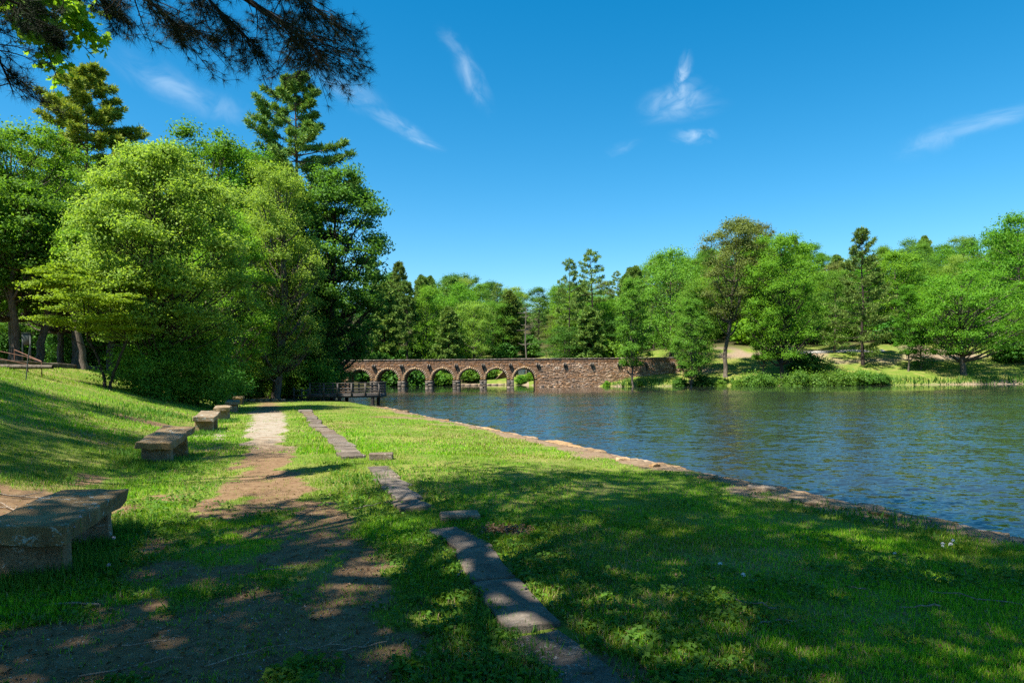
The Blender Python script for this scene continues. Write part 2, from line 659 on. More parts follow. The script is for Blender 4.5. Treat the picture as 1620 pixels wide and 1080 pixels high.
M = {}
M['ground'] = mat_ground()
M['water'] = mat_water()
M['grass'] = mat_leaf('grass_blades', [(0, (0.081, 0.209, 0.008)), (.45, (0.151, 0.348, 0.011)), (.8, (0.239, 0.448, 0.017)), (1, (0.390, 0.458, 0.040))], .36, .0, .5, .12)
M['grass_pale'] = mat_leaf('pale_grass_blades', [(0, (0.102, 0.170, 0.011)), (.5, (0.173, 0.249, 0.016)), (1, (0.255, 0.307, 0.036))], .36, .0, .5, .12)
M['grass_dry'] = mat_leaf('straw', [(0, (.20, .15, .07)), (1, (.38, .30, .17))], .15, .0)
M['weed'] = mat_leaf('weed_leaves', [(0, (0.046, 0.130, 0.016)), (1, (0.111, 0.247, 0.029))], .35, .1)
M['leaf_spread'] = mat_leaf('pale_green_leaves', [(0, (0.160, 0.272, 0.041)), (.5, (0.213, 0.342, 0.052)), (1, (0.298, 0.413, 0.096))], .50, .0)
M['leaf_bright'] = mat_leaf('bright_green_leaves', [(0, (0.083, 0.201, 0.018)), (.5, (0.113, 0.262, 0.023)), (1, (0.161, 0.319, 0.031))], .50)
M['leaf_yellow'] = mat_leaf('yellow_green_leaves', [(0, (0.142, 0.262, 0.021)), (.5, (0.190, 0.327, 0.026)), (1, (0.251, 0.384, 0.042))], .50)
M['leaf_mid'] = mat_leaf('mid_green_leaves', [(0, (0.087, 0.193, 0.023)), (.5, (0.118, 0.256, 0.030)), (1, (0.163, 0.309, 0.045))], .46)
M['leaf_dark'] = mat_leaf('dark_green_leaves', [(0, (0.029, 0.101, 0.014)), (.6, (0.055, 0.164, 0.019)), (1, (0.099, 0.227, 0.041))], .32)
M['leaf_oak'] = mat_leaf('oak_leaves', [(0, (.06, .135, .02)), (.5, (.09, .19, .028)), (1, (.13, .25, .045))], .50)
M['leaf_olive'] = mat_leaf('olive_leaves', [(0, (0.097, 0.127, 0.030)), (.5, (0.131, 0.164, 0.040)), (1, (0.168, 0.198, 0.060))], .42)
M['needle'] = mat_leaf('pine_needles', [(0, (0.068, 0.148, 0.029)), (.5, (0.127, 0.235, 0.041)), (1, (0.229, 0.321, 0.070))], .25, .2, warm=(1.2, 1.1, .6))
M['needle_gold'] = mat_leaf('golden_pine_needles', [(0, (0.109, 0.173, 0.024)), (.5, (0.209, 0.284, 0.037)), (1, (0.346, 0.386, 0.059))], .28, .0)
M['needle_shaded'] = mat_leaf('shaded_pine_needles', [(0, (0.008, 0.016, 0.006)), (1, (0.018, 0.032, 0.012))], .12, .1)  # shade of the backlit near boughs put into the needle colour
M['shrub'] = mat_leaf('shrub_leaves', [(0, (0.049, 0.127, 0.016)), (.5, (0.091, 0.213, 0.027)), (1, (0.158, 0.284, 0.061))], .46)
M['bark'] = mat_bark('grey_bark', (.055, .043, .034), (.15, .125, .10))
M['bark_dark'] = mat_bark('dark_bark', (.020, .015, .012), (.055, .043, .036))
M['bark_pine'] = mat_bark('pine_bark', (.075, .045, .032), (.19, .125, .092))
M['dead'] = mat_bark('bleached_wood', (.09, .075, .06), (.17, .145, .12))
M['bench'] = mat_stone('bench_sandstone', [(0.120, 0.083, 0.050), (0.239, 0.169, 0.099), (0.313, 0.233, 0.149)], (.42, .46, .44), .55, 1.6, .02, .12)
M['kerb'] = mat_stone('edging_sandstone', [(.07, .052, .040), (.145, .112, .085), (.22, .175, .135)], (.40, .38, .36), .45, 1.4, .02, .25, lscale=26)
M['coping'] = mat_stone('lake_wall_sandstone', [(.14, .085, .045), (.30, .20, .115), (.43, .32, .20)], None, 0, 1.7, .035, .25)
M['wallcore'] = mat_stone('wall_mortar', [(.12, .09, .06), (.22, .17, .12)], None, 0, 1.5, .03, .1)
M['masonry'] = mat_stone('bridge_sandstone', [(0.141, 0.077, 0.046), (0.282, 0.155, 0.088), (0.423, 0.246, 0.141)], None, 0, .8, .05, .24, True)
M['dam'] = mat_stone('dam_rubble', [(0.187, 0.108, 0.069), (0.362, 0.229, 0.151), (0.551, 0.433, 0.326)], None, 0, .8, .05, .3, True)
M['ring'] = mat_stone('arch_sandstone', [(0.187, 0.121, 0.070), (0.296, 0.203, 0.125), (0.359, 0.265, 0.164)], None, 0, .8, .03, .2, True)
M['mortar'] = mat_stone('bridge_mortar', [(0.150, 0.100, 0.073), (0.300, 0.200, 0.140)], None, 0, .6, .05, .1)
M['pierstone'] = mat_stone('pier_base_stone', [(.10, .08, .065), (.19, .155, .125), (.28, .23, .18)], None, 0, .9, .05, .35, True)
M['spout_shade'] = mat_stone('painted_spout_shade', [(.022, .018, .015), (.045, .036, .03)], None, 0, 1.5, .02, .1)  # near black colour painted as shadow in and below the spouts
M['timber'] = mat_plain('weathered_timber', (.072, .062, .058), .75, .3, .4, 3.0, stretch=(1, 1, 4))
M['timber_dark'] = mat_plain('wet_timber', (.025, .021, .02), .7, .3, .4, 3.0)
M['rust'] = mat_plain('rusted_pipe', (.15, .075, .05), .8, .25, .4, 9.0)
M['pole'] = mat_plain('dark_green_steel', (.035, .045, .04), .5, .4, .2, 5.0)
M['grey_metal'] = mat_plain('grey_sheet_metal', (.075, .09, .08), .95, .1, .12, 2.0)
M['white_wall'] = mat_plain('pale_stone_wall', (.62, .57, .50), .85, .2, .12, 1.2)
M['brown_wall'] = mat_plain('brown_boards', (.16, .075, .05), .75, .25, .25, 1.0, stretch=(1, 1, 8))
M['roof'] = mat_plain('brown_shingles', (.12, .075, .06), .85, .2, .3, 2.0)
M['glass'] = mat_plain('dark_window_glass', (.02, .025, .03), .1, .5, .1, 1.0)
M['asphalt'] = mat_plain('pale_asphalt', (.27, .26, .25), .9, .2, .12, .7)
M['twig'] = mat_bark('dry_twig', (.20, .15, .11), (.38, .31, .25), 8)
M['litter'] = mat_leaf('dry_leaves', [(0, (.09, .045, .025)), (.6, (.18, .10, .06)), (1, (.28, .18, .12))], .15, .0)
M['petal'] = mat_leaf('white_petals', [(0, (.6, .58, .58)), (1, (.8, .8, .8))], .3, .0, warm=(1, 1, 1))
M['petal_pink'] = mat_leaf('pale_pink_petals', [(0, (.5, .36, .42)), (1, (.66, .52, .56))], .3, .0, warm=(1, 1, 1))
M['chip'] = mat_stone('gravel_stone', [(.18, .17, .16), (.32, .30, .28), (.42, .40, .38)], None, 0, 4, .005, .4, True)

# ------------------------------------------------------------------ ground and lake
GRID = {}


def sheet_z(x, y):
    """height of the ground sheet itself, between its grid points"""
    i = np.clip(np.searchsorted(GRID['x'], x) - 1, 0, len(GRID['x']) - 2)
    j = np.clip(np.searchsorted(GRID['y'], y) - 1, 0, len(GRID['y']) - 2)
    u = (x - GRID['x'][i]) / (GRID['x'][i + 1] - GRID['x'][i])
    v = (y - GRID['y'][j]) / (GRID['y'][j + 1] - GRID['y'][j])
    z = GRID['z']
    return (z[j, i] * (1 - u) + z[j, i + 1] * u) * (1 - v) + (z[j + 1, i] * (1 - u) + z[j + 1, i + 1] * u) * v


def build_ground():
    xs = spaced(-420, 420, -9.0, 6.5, .10, 1.06, 16)
    ys = spaced(-80, 620, 2.4, 14.0, .10, 1.04, 16)
    X, Y = np.meshgrid(xs, ys)
    Z = ground_z(X.ravel(), Y.ravel())
    V = np.stack([X.ravel(), Y.ravel(), Z], 1)
    nx, ny = len(xs), len(ys)
    i = (np.arange(ny - 1)[:, None] * nx + np.arange(nx - 1)[None, :]).ravel()
    F = np.stack([i, i + 1, i + nx + 1, i + nx], 1)
    me = np_mesh('ground', V, [F], True)
    GRID.update(x=xs, y=ys, z=Z.reshape(ny, nx))
    x, y = V[:, 0], V[:, 1]
    q = qof(x, y)
    d = lake_sd(x, y)
    dirt = np.where(y < 60, dirt_mask(x, y), 0)
    # far bank: worn sandy patches on the grass
    fb = sstep(fbm(x * .09, y * .12, 77, 3), .56, .68) * sstep(y, 95, 105) * sstep(x, 20, 40)
    fb = np.maximum(fb, (1 - sstep(np.hypot((x - 64) / 11, (y - 124) / 3), .4, 1.1)) * .75)
    terrace = sstep(-q, 10.3, 10.9) * (1 - sstep(-q, 15, 19)) * sstep(y, 20, 26) * (1 - sstep(y, 55, 65))
    dirt = np.maximum(np.maximum(dirt, fb * .85), terrace * .85)
    dirt = np.where((d < .4) & (y > 45), 1, dirt)
    gravel = sstep(y, 13, 20) * (1 - sstep(np.abs(q), 1.4, 3.0)) * (1 - sstep(y, 29, 35)) * .85
    gravel = np.maximum(gravel, sstep(q, 4.5, 6) * (y < 45) * .2)
    gravel = np.maximum(gravel, .45 * (y > 100))
    woodm = sstep(d, 26, 34) * sstep(y, 95, 110)
    woodm = np.maximum(woodm, sstep(-q, 19, 22) * sstep(y, 10, 20))
    woodm = np.maximum(woodm, sstep(y, 46, 52) * (x < -8))
    woodm = np.maximum(woodm, sstep(-y, 8, 14))
    a = me.attributes.new('cover', 'FLOAT_COLOR', 'POINT')
    a.data.foreach_set('color', np.stack([dirt, gravel, woodm, np.ones_like(dirt)], 1).astype(np.float32).ravel())
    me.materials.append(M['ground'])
    tag(link('ground', me), 'grassy lakeside ground with a worn earth path', kind='structure')


build_ground()
mb = MB()
mb.add([(-60, -70, 0), (260, -70, 0), (260, 175, 0), (-60, 175, 0)], [[0, 1, 2, 3]])
tag(mb.build('lake_water', M['water']), 'dark blue rippled lake with reflections of trees and bridge', kind='structure')

# ------------------------------------------------------------------ rocks
def rough_block(dims, cuts=1, amp=.02, seed=0, bevel=.02, freq=2.5, taper=0.0, skew=0.0):
    """an uneven hewn stone; origin at the centre of its bottom"""
    bm = bmesh.new()
    bmesh.ops.create_cube(bm, size=1)
    lx, ly, lz = dims
    bmesh.ops.scale(bm, vec=(lx, ly, lz), verts=bm.verts)
    if bevel:
        bmesh.ops.bevel(bm, geom=list(bm.edges), offset=min(bevel, min(dims) * .3), segments=1, affect='EDGES')
    if cuts:
        long_e = [e for e in bm.edges if e.calc_length() > min(max(dims) / (cuts + 1.5), .22)]
        bmesh.ops.subdivide_edges(bm, edges=long_e, cuts=cuts, use_grid_fill=True)
    s = Vector((seed * 13.7, seed * 7.1, seed * 3.3))
    for v in bm.verts:
        p = v.co.copy()
        k = mnoise.noise_vector(p * freq + s) * amp + mnoise.noise_vector(p * freq * 3.1 + s) * amp * .5
        f = 1 - taper * (p.z / lz + .5)
        v.co = Vector((p.x * f + skew * p.y, p.y * f, p.z)) + Vector((k.x, k.y, k.z * .6))
        v.co.z += lz / 2
    me = bpy.data.meshes.new('stone')
    bm.to_mesh(me)
    bm.free()
    return me


# ------------------------------------------------------------------ stone edging along the path
def build_edging():
    e = thing('stone_edging', 'line of flat purplish grey stone slabs sunk in the lawn beside the path', 'edging', (0, 0, 0))
    # (along y start, end, q of the centre, width, lift)
    rows = [(2.2, 3.15, 1.50, .41, .015), (3.19, 4.18, 1.60, .42, .0), (4.27, 5.25, 1.67, .38, .03), (5.29, 6.15, 1.76, .37, .015), (6.17, 7.05, 1.80, .35, .01),
            (8.1, 8.75, 1.70, .37, 0.035), (8.78, 9.7, 1.76, .37, 0.030), (9.73, 10.5, 1.80, .37, 0.025), (10.53, 11.2, 1.84, .37, 0.015), (11.24, 12.0, 1.88, .37, 0.005),
            (13.3, 14.0, 1.60, .44, .05)]
    y = 14.05
    r = np.random.default_rng(4)
    while y < 31:
        L = r.uniform(.75, 1.35)
        rows.append((y, y + L - .03, 1.62 + r.normal() * .03 + .05 * math.sin(y * .5), r.uniform(.38, .46), r.uniform(.02, .06)))
        y += L
    rows.append((31.1, 32.2, 1.65, .6, .08))
    ang = math.atan(.355)
    for k, (a, b, q, w, lift) in enumerate(rows):
        yc = (a + b) / 2
        x = q - .355 * yc
        me = rough_block((w, (b - a) / math.cos(ang), .16), 4 if yc < 9 else 2, .020, k + 3, .010, 4.2, .02, r.uniform(-.12, .12))
        me.materials.append(M['kerb'])
        o = link('slab', me, e, (x, yc, gz(x, yc) - .148 + lift), ang + r.normal() * .02)
        o.rotation_euler[0] = r.normal() * .012
        o.rotation_euler[1] = r.normal() * .02
    return e


build_edging()
for (px, py, dims, rz, lab, dz) in [(727, 822, (.42, .28, .10), .15, 'loose tan stone lying crooked in the gap of the path edging', -.02),
                                    (603, 727, (.46, .22, .15), .12, 'narrow brown stone sticking out sideways from the path edging', -.02)]:
    p = ground_at(px, py)
    me = rough_block(dims, 2, .02, int(px), .015, 3)
    me.materials.append(M['coping'] if px > 700 else M['kerb'])
    tag(link('loose_stone', me, None, (p[0], p[1], p[2] + dz), rz), lab, 'stone', 'loose stones by the edging')


# ------------------------------------------------------------------ lake wall
def build_lake_wall():
    w = thing('lake_wall', 'low tan stone wall along the water edge of the lawn', 'wall', (0, 0, 0))
    ang = math.atan(.393)
    mb = MB()
    y0, y1 = -2.0, 40.6
    n = np.array([math.cos(ang), math.sin(ang)]) * .17
    A, B = np.array([wall_x(y0), y0]), np.array([wall_x(y1), y1])
    P = [A - n, A + n, B + n, B - n]
    mb.add([(p[0], p[1], z) for z in (-1.6, .12) for p in P], [[0, 3, 2, 1], [4, 5, 6, 7], [0, 1, 5, 4], [1, 2, 6, 5], [2, 3, 7, 6], [3, 0, 4, 7]])
    mb.build('wall_core', M['wallcore'], w)
    r = np.random.default_rng(8)
    y, k = -2.0, 0
    while y < 40.4:
        L = r.uniform(.45, 1.15)
        yc = y + L / 2 * math.cos(ang)
        wd = r.uniform(.28, .42)
        me = rough_block((wd, L - .025, r.uniform(.10, .15)), 4 if yc < 18 else 2, .05, k + 60, .015, 3.1)
        me.materials.append(M['coping'])
        o = link('coping_stone', me, w, (wall_x(yc) + r.normal() * .025, yc, .08 + r.normal() * .012), ang + r.normal() * .025)
        o.rotation_euler[1] = r.normal() * .02
        y += L * math.cos(ang)
        k += 1
    # broken stones sliding off on the land side
    for k, (px, py, s, lab) in enumerate([(985, 728, .34, None), (1035, 738, .3, None), (1120, 757, .4, None), (1205, 774, .5, None), (1285, 797, .42, None), (1335, 803, .42, None), (1400, 815, .4, None),
                                           (640, 651, .5, None), (690, 659, .45, None), (850, 692, .35, None)]):
        p = ground_at(px, py)
        me = rough_block((s * .5, s * .8, .12), 3, .045, k + 200, .012, 4.5)
        me.materials.append(M['coping'])
        link('broken_stone', me, w, (p[0], p[1], p[2] - .075), r.uniform(0, 3))


build_lake_wall()


# ------------------------------------------------------------------ benches
def build_benches():
    ang = math.atan(.30)
    spec = [(-3.97, 6.0, 1.85, .60, 'nearest stone bench, a thick grey lichen spotted slab on two legs'),
            (None, (256, 733), 2.0, .60, 'stone bench with a brown sunlit end, second along the path'),
            (None, (326, 683), 1.8, .58, 'stone bench with a mossy yellow end, third along the path'),
            (None, (353, 665), 1.5, .56, 'shaded grey stone bench behind the mossy one, fourth along the path'),
            (None, (369, 652), 1.4, .56, 'dark stone bench just before the farthest one on the path'),
            (None, (379, 640), 1.4, .56, 'farthest stone bench, small with a pale sunlit top')]
    for k, (x, y, L, W, lab) in enumerate(spec):
        if x is None:
            p = ground_at(*y)
            x, y = p[0] - .2, p[1] + L * .30
        z = gz(x, y) - .02
        a = ang + (.0, -.05, .02, .04, .02, .0)[k]
        b = thing('stone_bench', lab, 'bench', (x, y, z), a, 'stone benches along the path')
        H = .37 if k == 0 else .40
        for s in (-1, 1):
            me = rough_block((W * .90, (.12 if k == 0 else .16), H + .1), 3, .022, 31 + k * 3 + s, .02, 2.6, .04)
            me.materials.append(M['bench'])
            link('leg', me, b, (-.02, s * L * .32, -.1), .03 * s)
        me = rough_block((W, L, .15 if k == 0 else .13), 6 if k < 2 else 4, .034, 41 + k, .010, 5.2)
        me.materials.append(M['bench'])
        o = link('seat_slab', me, b, (0, 0, H))
        o.rotation_euler[0] = (.0, .085, .06, .02, .04, 0)[k]
        o.rotation_euler[1] = (.05, .06, .05, .03, .03, 0)[k]


build_benches()


# ------------------------------------------------------------------ the arched stone bridge
BY, BSK = 123.0, 0.03     # front face distance, skew


def build_bridge():
    T = 4.6
    rz = math.atan(BSK)
    br = thing('stone_bridge', 'long brown stone bridge with seven round arches across the end of the lake', 'bridge', (0, BY, 0), rz)
    AX = [at(px, 600, BY)[0] for px in (570.5, 614.5, 657.5, 700.5, 743.5, 785.5, 829.5)]
    XL, XR = -46.0, 34.0
    TOP = 5.05
    Rr = 1.93
    ZS = 1.42
    # body: columns of quads, front, back, top, soffits
    xs = set(np.round(np.linspace(XL, XR, 40), 3))
    for a in AX:
        for t in np.linspace(0, math.pi, 17):
            xs.add(round(a + Rr * math.cos(t), 4))
    xs = np.array(sorted(xs))

    def low(x, side):
        for a in AX:
            if abs(x - a) < Rr - 1e-3 or (abs(abs(x - a) - Rr) < 2e-3 and (x - a) * side < 0):
                return ZS + math.sqrt(max(0, Rr * Rr - (x - a) ** 2))
        return -1.5
    mb = MB()
    for i in range(len(xs) - 1):
        a, b = xs[i], xs[i + 1]
        za, zb = low(a, 1), low(b, -1)
        if abs(b - a) < 1e-4:
            continue
        for yy, fl in ((0, 1), (T, 0)):
            V = [(a, yy, za), (b, yy, zb), (b, yy, TOP), (a, yy, TOP)]
            mb.add(V if fl else V[::-1], [[0, 1, 2, 3]])
        mb.add([(a, 0, za), (a, T, za), (b, T, zb), (b, 0, zb)], [[0, 1, 2, 3]])
    for a in AX:
        for s in (-1, 1):
            x = a + s * Rr
            mb.add([(x, 0, -1.5), (x, T, -1.5), (x, T, ZS), (x, 0, ZS)], [[0, 1, 2, 3]])
    for y0, y1, z in ((0, .5, TOP), (T - .5, T, TOP), (.5, T - .5, TOP - .95)):
        mb.add([(XL, y0, z), (XR, y0, z), (XR, y1, z), (XL, y1, z)], [[0, 1, 2, 3]])
    mb.add([(XL, .5, TOP - .95), (XR, .5, TOP - .95), (XR, .5, TOP), (XL, .5, TOP)], [[0, 1, 2, 3]])
    mb.add([(XL, T - .5, TOP - .95), (XR, T - .5, TOP - .95), (XR, T - .5, TOP), (XL, T - .5, TOP)], [[0, 1, 2, 3]])
    for x in (XL, XR):
        mb.add([(x, 0, -1.5), (x, T, -1.5), (x, T, TOP), (x, 0, TOP)], [[0, 1, 2, 3]])
    mb.build('bridge_body', M['mortar'], br)
    r = np.random.default_rng(3)

    def stone(mb, x0, x1, z0, z1, pr):
        g = .018
        x0 += g; x1 -= g; z0 += g; z1 -= g
        b = min(.05, (x1 - x0) * .2, (z1 - z0) * .25)
        j = lambda: r.normal() * .014
        V = [(x0 + j(), .02, z0 + j()), (x1 + j(), .02, z0 + j()), (x1 + j(), .02, z1 + j()), (x0 + j(), .02, z1 + j()),
             (x0 + b, -pr, z0 + b), (x1 - b, -pr + j(), z0 + b), (x1 - b, -pr + j(), z1 - b), (x0 + b, -pr + j(), z1 - b)]
        mb.add(V, [[4, 5, 6, 7], [0, 1, 5, 4], [1, 2, 6, 5], [2, 3, 7, 6], [3, 0, 4, 7]])
    face, dam = MB(), MB()
    xdam = AX[-1] + Rr + .5
    z = -.3
    while z < TOP - .22:
        par = z > 4.05
        hh = r.uniform(.13, .27) if not par else r.uniform(.11, .17)
        z1 = min(z + hh, TOP - .16)
        x = XL + 8
        while x < XR:
            L = r.uniform(.2, .75)
            x1 = x + L
            ok = True
            for a in AX:
                for xx in (x, (x + x1) / 2, x1):
                    for zz in (z, z1):
                        if (zz <= ZS and abs(xx - a) < Rr) or (zz > ZS - .1 and math.hypot(xx - a, zz - ZS) < Rr + .36):
                            ok = False
            if ok:
                if x > xdam and not par:
                    stone(dam, x, x1, z + r.normal() * .05, z1 + r.normal() * .05, r.uniform(.015, .06))
                else:
                    stone(face, x, x1, z, z1, r.uniform(.012, .05))
            x = x1
        z = z1
    tag(face.build('rubble_masonry', M['masonry'], br), kind='stuff')
    tag(dam.build('dam_masonry', M['dam'], br), 'pale and rust coloured rough rubble of the solid stretch', kind='stuff')
    for a in AX:
        mb = MB()
        n = 19
        for k in range(n):
            t0, t1 = math.pi * k / n + .012, math.pi * (k + 1) / n - .012
            r1 = Rr + .40 + r.normal() * .03
            pr = r.uniform(.05, .09)
            V = []
            for yy in (.02, -pr):
                for (rr, t) in ((Rr - .01, t0), (r1, t0), (r1, t1), (Rr - .01, t1)):
                    V.append((a + rr * math.cos(t), yy, ZS + rr * math.sin(t)))
            mb.add(V, [[4, 5, 6, 7], [0, 1, 5, 4], [1, 2, 6, 5], [2, 3, 7, 6], [3, 0, 4, 7]])
        mb.box((a, -.03, ZS + Rr + .23), (.26, .2, .5))
        tag(mb.build('arch_ring', M['ring'], br))
        # lining stones of the vault
        mb = MB()
        for k in range(13):
            t0, t1 = math.pi * k / 13 + .02, math.pi * (k + 1) / 13 - .02
            yy = .1
            while yy < T - .2:
                L = r.uniform(.4, .9)
                y2 = min(yy + L, T - .05)
                dr = r.uniform(.0, .03)
                V = [(a + (Rr - e) * math.cos(t), y_, ZS + (Rr - e) * math.sin(t)) for e in (-.02, .02 + dr) for (t, y_) in ((t0, yy + .015), (t1, yy + .015), (t1, y2 - .015), (t0, y2 - .015))]
                mb.add(V, [[4, 5, 6, 7], [0, 1, 5, 4], [1, 2, 6, 5], [2, 3, 7, 6], [3, 0, 4, 7]])
                yy = y2
        tag(mb.build('arch_vault', M['masonry'], br), kind='stuff')
    # pier bases
    px = [(AX[i] + AX[i + 1]) / 2 for i in range(6)] + [AX[0] - 2.45, AX[-1] + 2.45]
    for i, x in enumerate(px[:6]):
        mb = MB()
        hw = (AX[1] - AX[0]) / 2 - Rr + .06
        for zz in np.arange(-.9, 1.25, .27):
            for s in (0, 1):
                off = r.uniform(-.12, .12)
                x0, x1 = (x - hw, x + off) if s == 0 else (x + off, x + hw)
                mb.box(((x0 + x1) / 2, -.18 + T / 2, zz + .13), (x1 - x0 - .02, T + .56 + r.uniform(-.06, .06), .255))
        mb.box((x, T / 2 - .14, 1.27), (hw * 2 + .1, T + .5, .12))
        mb.build('pier_base', M['pierstone'], br)
    # weep spouts under the parapet; dark sheets paint each recess and its cast shadow
    for x in px + [AX[-1] + 2.45 + 4.9 * k for k in range(1, 6)]:
        if abs(x - (AX[0] - 2.45)) < .1:
            continue
        mb = MB()
        for s in (-1, 1):
            mb.box((x + s * .19, -.16, 4.02), (.14, .42, .62))
        mb.box((x, -.05, 3.72), (.24, .2, .14))
        sp = mb.build('drain_spout', M['pierstone'], br)
        mb = MB()
        mb.add([(x - .12, -.115, 3.8), (x + .12, -.115, 3.8), (x + .12, -.115, 4.3), (x - .12, -.115, 4.3)], [[0, 1, 2, 3]])
        n = 9
        zz = np.linspace(3.7, 3.7 - r.uniform(.6, 1.3), n)
        wv = .16 * np.linspace(1, .35, n) * r.uniform(.7, 1.2, n)
        cx = x + .08 + np.cumsum(r.normal(0, .025, n)) + np.linspace(0, .14, n)
        V = np.concatenate([np.stack([cx - wv, np.full(n, -.125), zz], 1), np.stack([cx + wv, np.full(n, -.125), zz], 1)])
        mb.add(V, [[i, i + 1, n + i + 1, n + i] for i in range(n - 1)])
        mb.build('shade_streak', M['spout_shade'], sp)
    mb = MB()
    for yy in (.22, T - .22):
        x = XL
        while x < XR:
            L = r.uniform(.5, 1.2)
            mb.box((x + L / 2, yy, TOP + .05), (L - .02, .62 + r.normal() * .02, .15 + r.normal() * .015))
            x += L
    tag(mb.build('parapet_coping', M['pierstone'], br), kind='stuff')


build_bridge()


# ------------------------------------------------------------------ fishing pier
def build_pier():
    Y0 = 49.6
    xl, xr = at(487, 620, Y0)[0], at(602, 620, Y0)[0]
    t = thing('fishing_pier', 'dark weathered timber fishing pier with slatted railings in front of the bridge', 'pier', (0, Y0, 0), .02)
    W, ZD = 2.6, .86
    Ltot = xr - xl
    n = int(Ltot / .145)
    for k in range(n):
        mb = MB()
        x = xl + (k + .5) * Ltot / n
        mb.box((x, W / 2, ZD - .02), (Ltot / n - .012, W + .06, .04))
        mb.build('plank', M['timber'], t)
    for yy, nm in ((.02, 'beam'), (W - .02, 'beam'), (W / 2, 'beam')):
        mb = MB()
        mb.box(((xl + xr) / 2, yy, ZD - .17), (Ltot, .09, .25))
        mb.build(nm, M['timber'], t)
    for x in (xr - .05,):
        mb = MB()
        mb.box((x + .06, W / 2, ZD - .17), (.06, W + .1, .27))
        mb.build('end_board', M['timber'], t)
    for x, zb in ((xr - .55, -.9), (xr - 2.95, -.5), (xl + 1.2, .1)):
        for yy in (.12, W - .12):
            mb = MB()
            mb.tube([(x, yy, zb), (x, yy, ZD - .28)], [.13, .125], 10)
            mb.build('piling', M['timber_dark'], t, True)
    H = .74
    posts = np.linspace(xl + .25, xr - .06, 6)
    for yy in (.02, W - .02):
        for x in posts:
            mb = MB()
            mb.box((x, yy + (-.05 if yy < 1 else .05), ZD + H / 2 - .12), (.1, .1, H + .24))
            mb.build('rail_post', M['timber'], t)
        for zz in (.16, .36, .56):
            mb = MB()
            mb.box(((posts[0] + posts[-1]) / 2, yy + (.025 if yy < 1 else -.025), ZD + zz), (posts[-1] - posts[0] + .1, .045, .085))
            mb.build('rail', M['timber'], t)
        mb = MB()
        mb.box(((posts[0] + posts[-1]) / 2, yy, ZD + H + .02), (posts[-1] - posts[0] + .2, .17, .045))
        mb.build('top_rail', M['timber'], t)
    for zz in (.16, .36, .56):
        mb = MB()
        mb.box((xr - .06, W / 2, ZD + zz), (.045, W - .2, .085))
        mb.build('rail', M['timber'], t)
    for yy in (W * .33, W * .66):
        mb = MB()
        mb.box((xr - .005, yy, ZD + H / 2 - .12), (.08, .1, H + .24))
        mb.build('rail_post', M['timber'], t)
    mb = MB()
    mb.box((xr - .03, W / 2, ZD + H + .065), (.17, W + .3, .045))
    mb.build('top_rail', M['timber'], t)
    # low timber rail where the pier meets the path
    f = thing('rail_fence', 'short dark timber fence at the landward end of the pier', 'fence', (0, Y0 + .4, 0))
    x0 = at(462, 620, Y0)[0]
    for x in (x0, (x0 + xl) / 2, xl - .1):
        mb = MB()
        z = gz(x, Y0 + .4)
        mb.box((x, 0, z + .38), (.1, .1, .95))
        mb.build('post', M['timber'], f)
    for zz in (.3, .68):
        mb = MB()
        mb.box(((x0 + xl) / 2, -.07, gz(x0, Y0) + zz), (xl - x0, .045, .1))
        mb.build('rail', M['timber'], f)
    g = ground_at(466, 629)
    mb = MB()
    for k in range(7):
        mb.box((-1.4 + .5 * k, .04 * math.sin(k * 2.1), .06), (.47, .3, .2 + .03 * math.sin(k * 3)), .05 * math.sin(k * 5))
    tag(mb.build('stone_step', M['coping'], None, False, (g[0], 47.5, gz(g[0], 47.5))), 'low reddish stone step edging the leafy dirt before the pier', 'step')


build_pier()


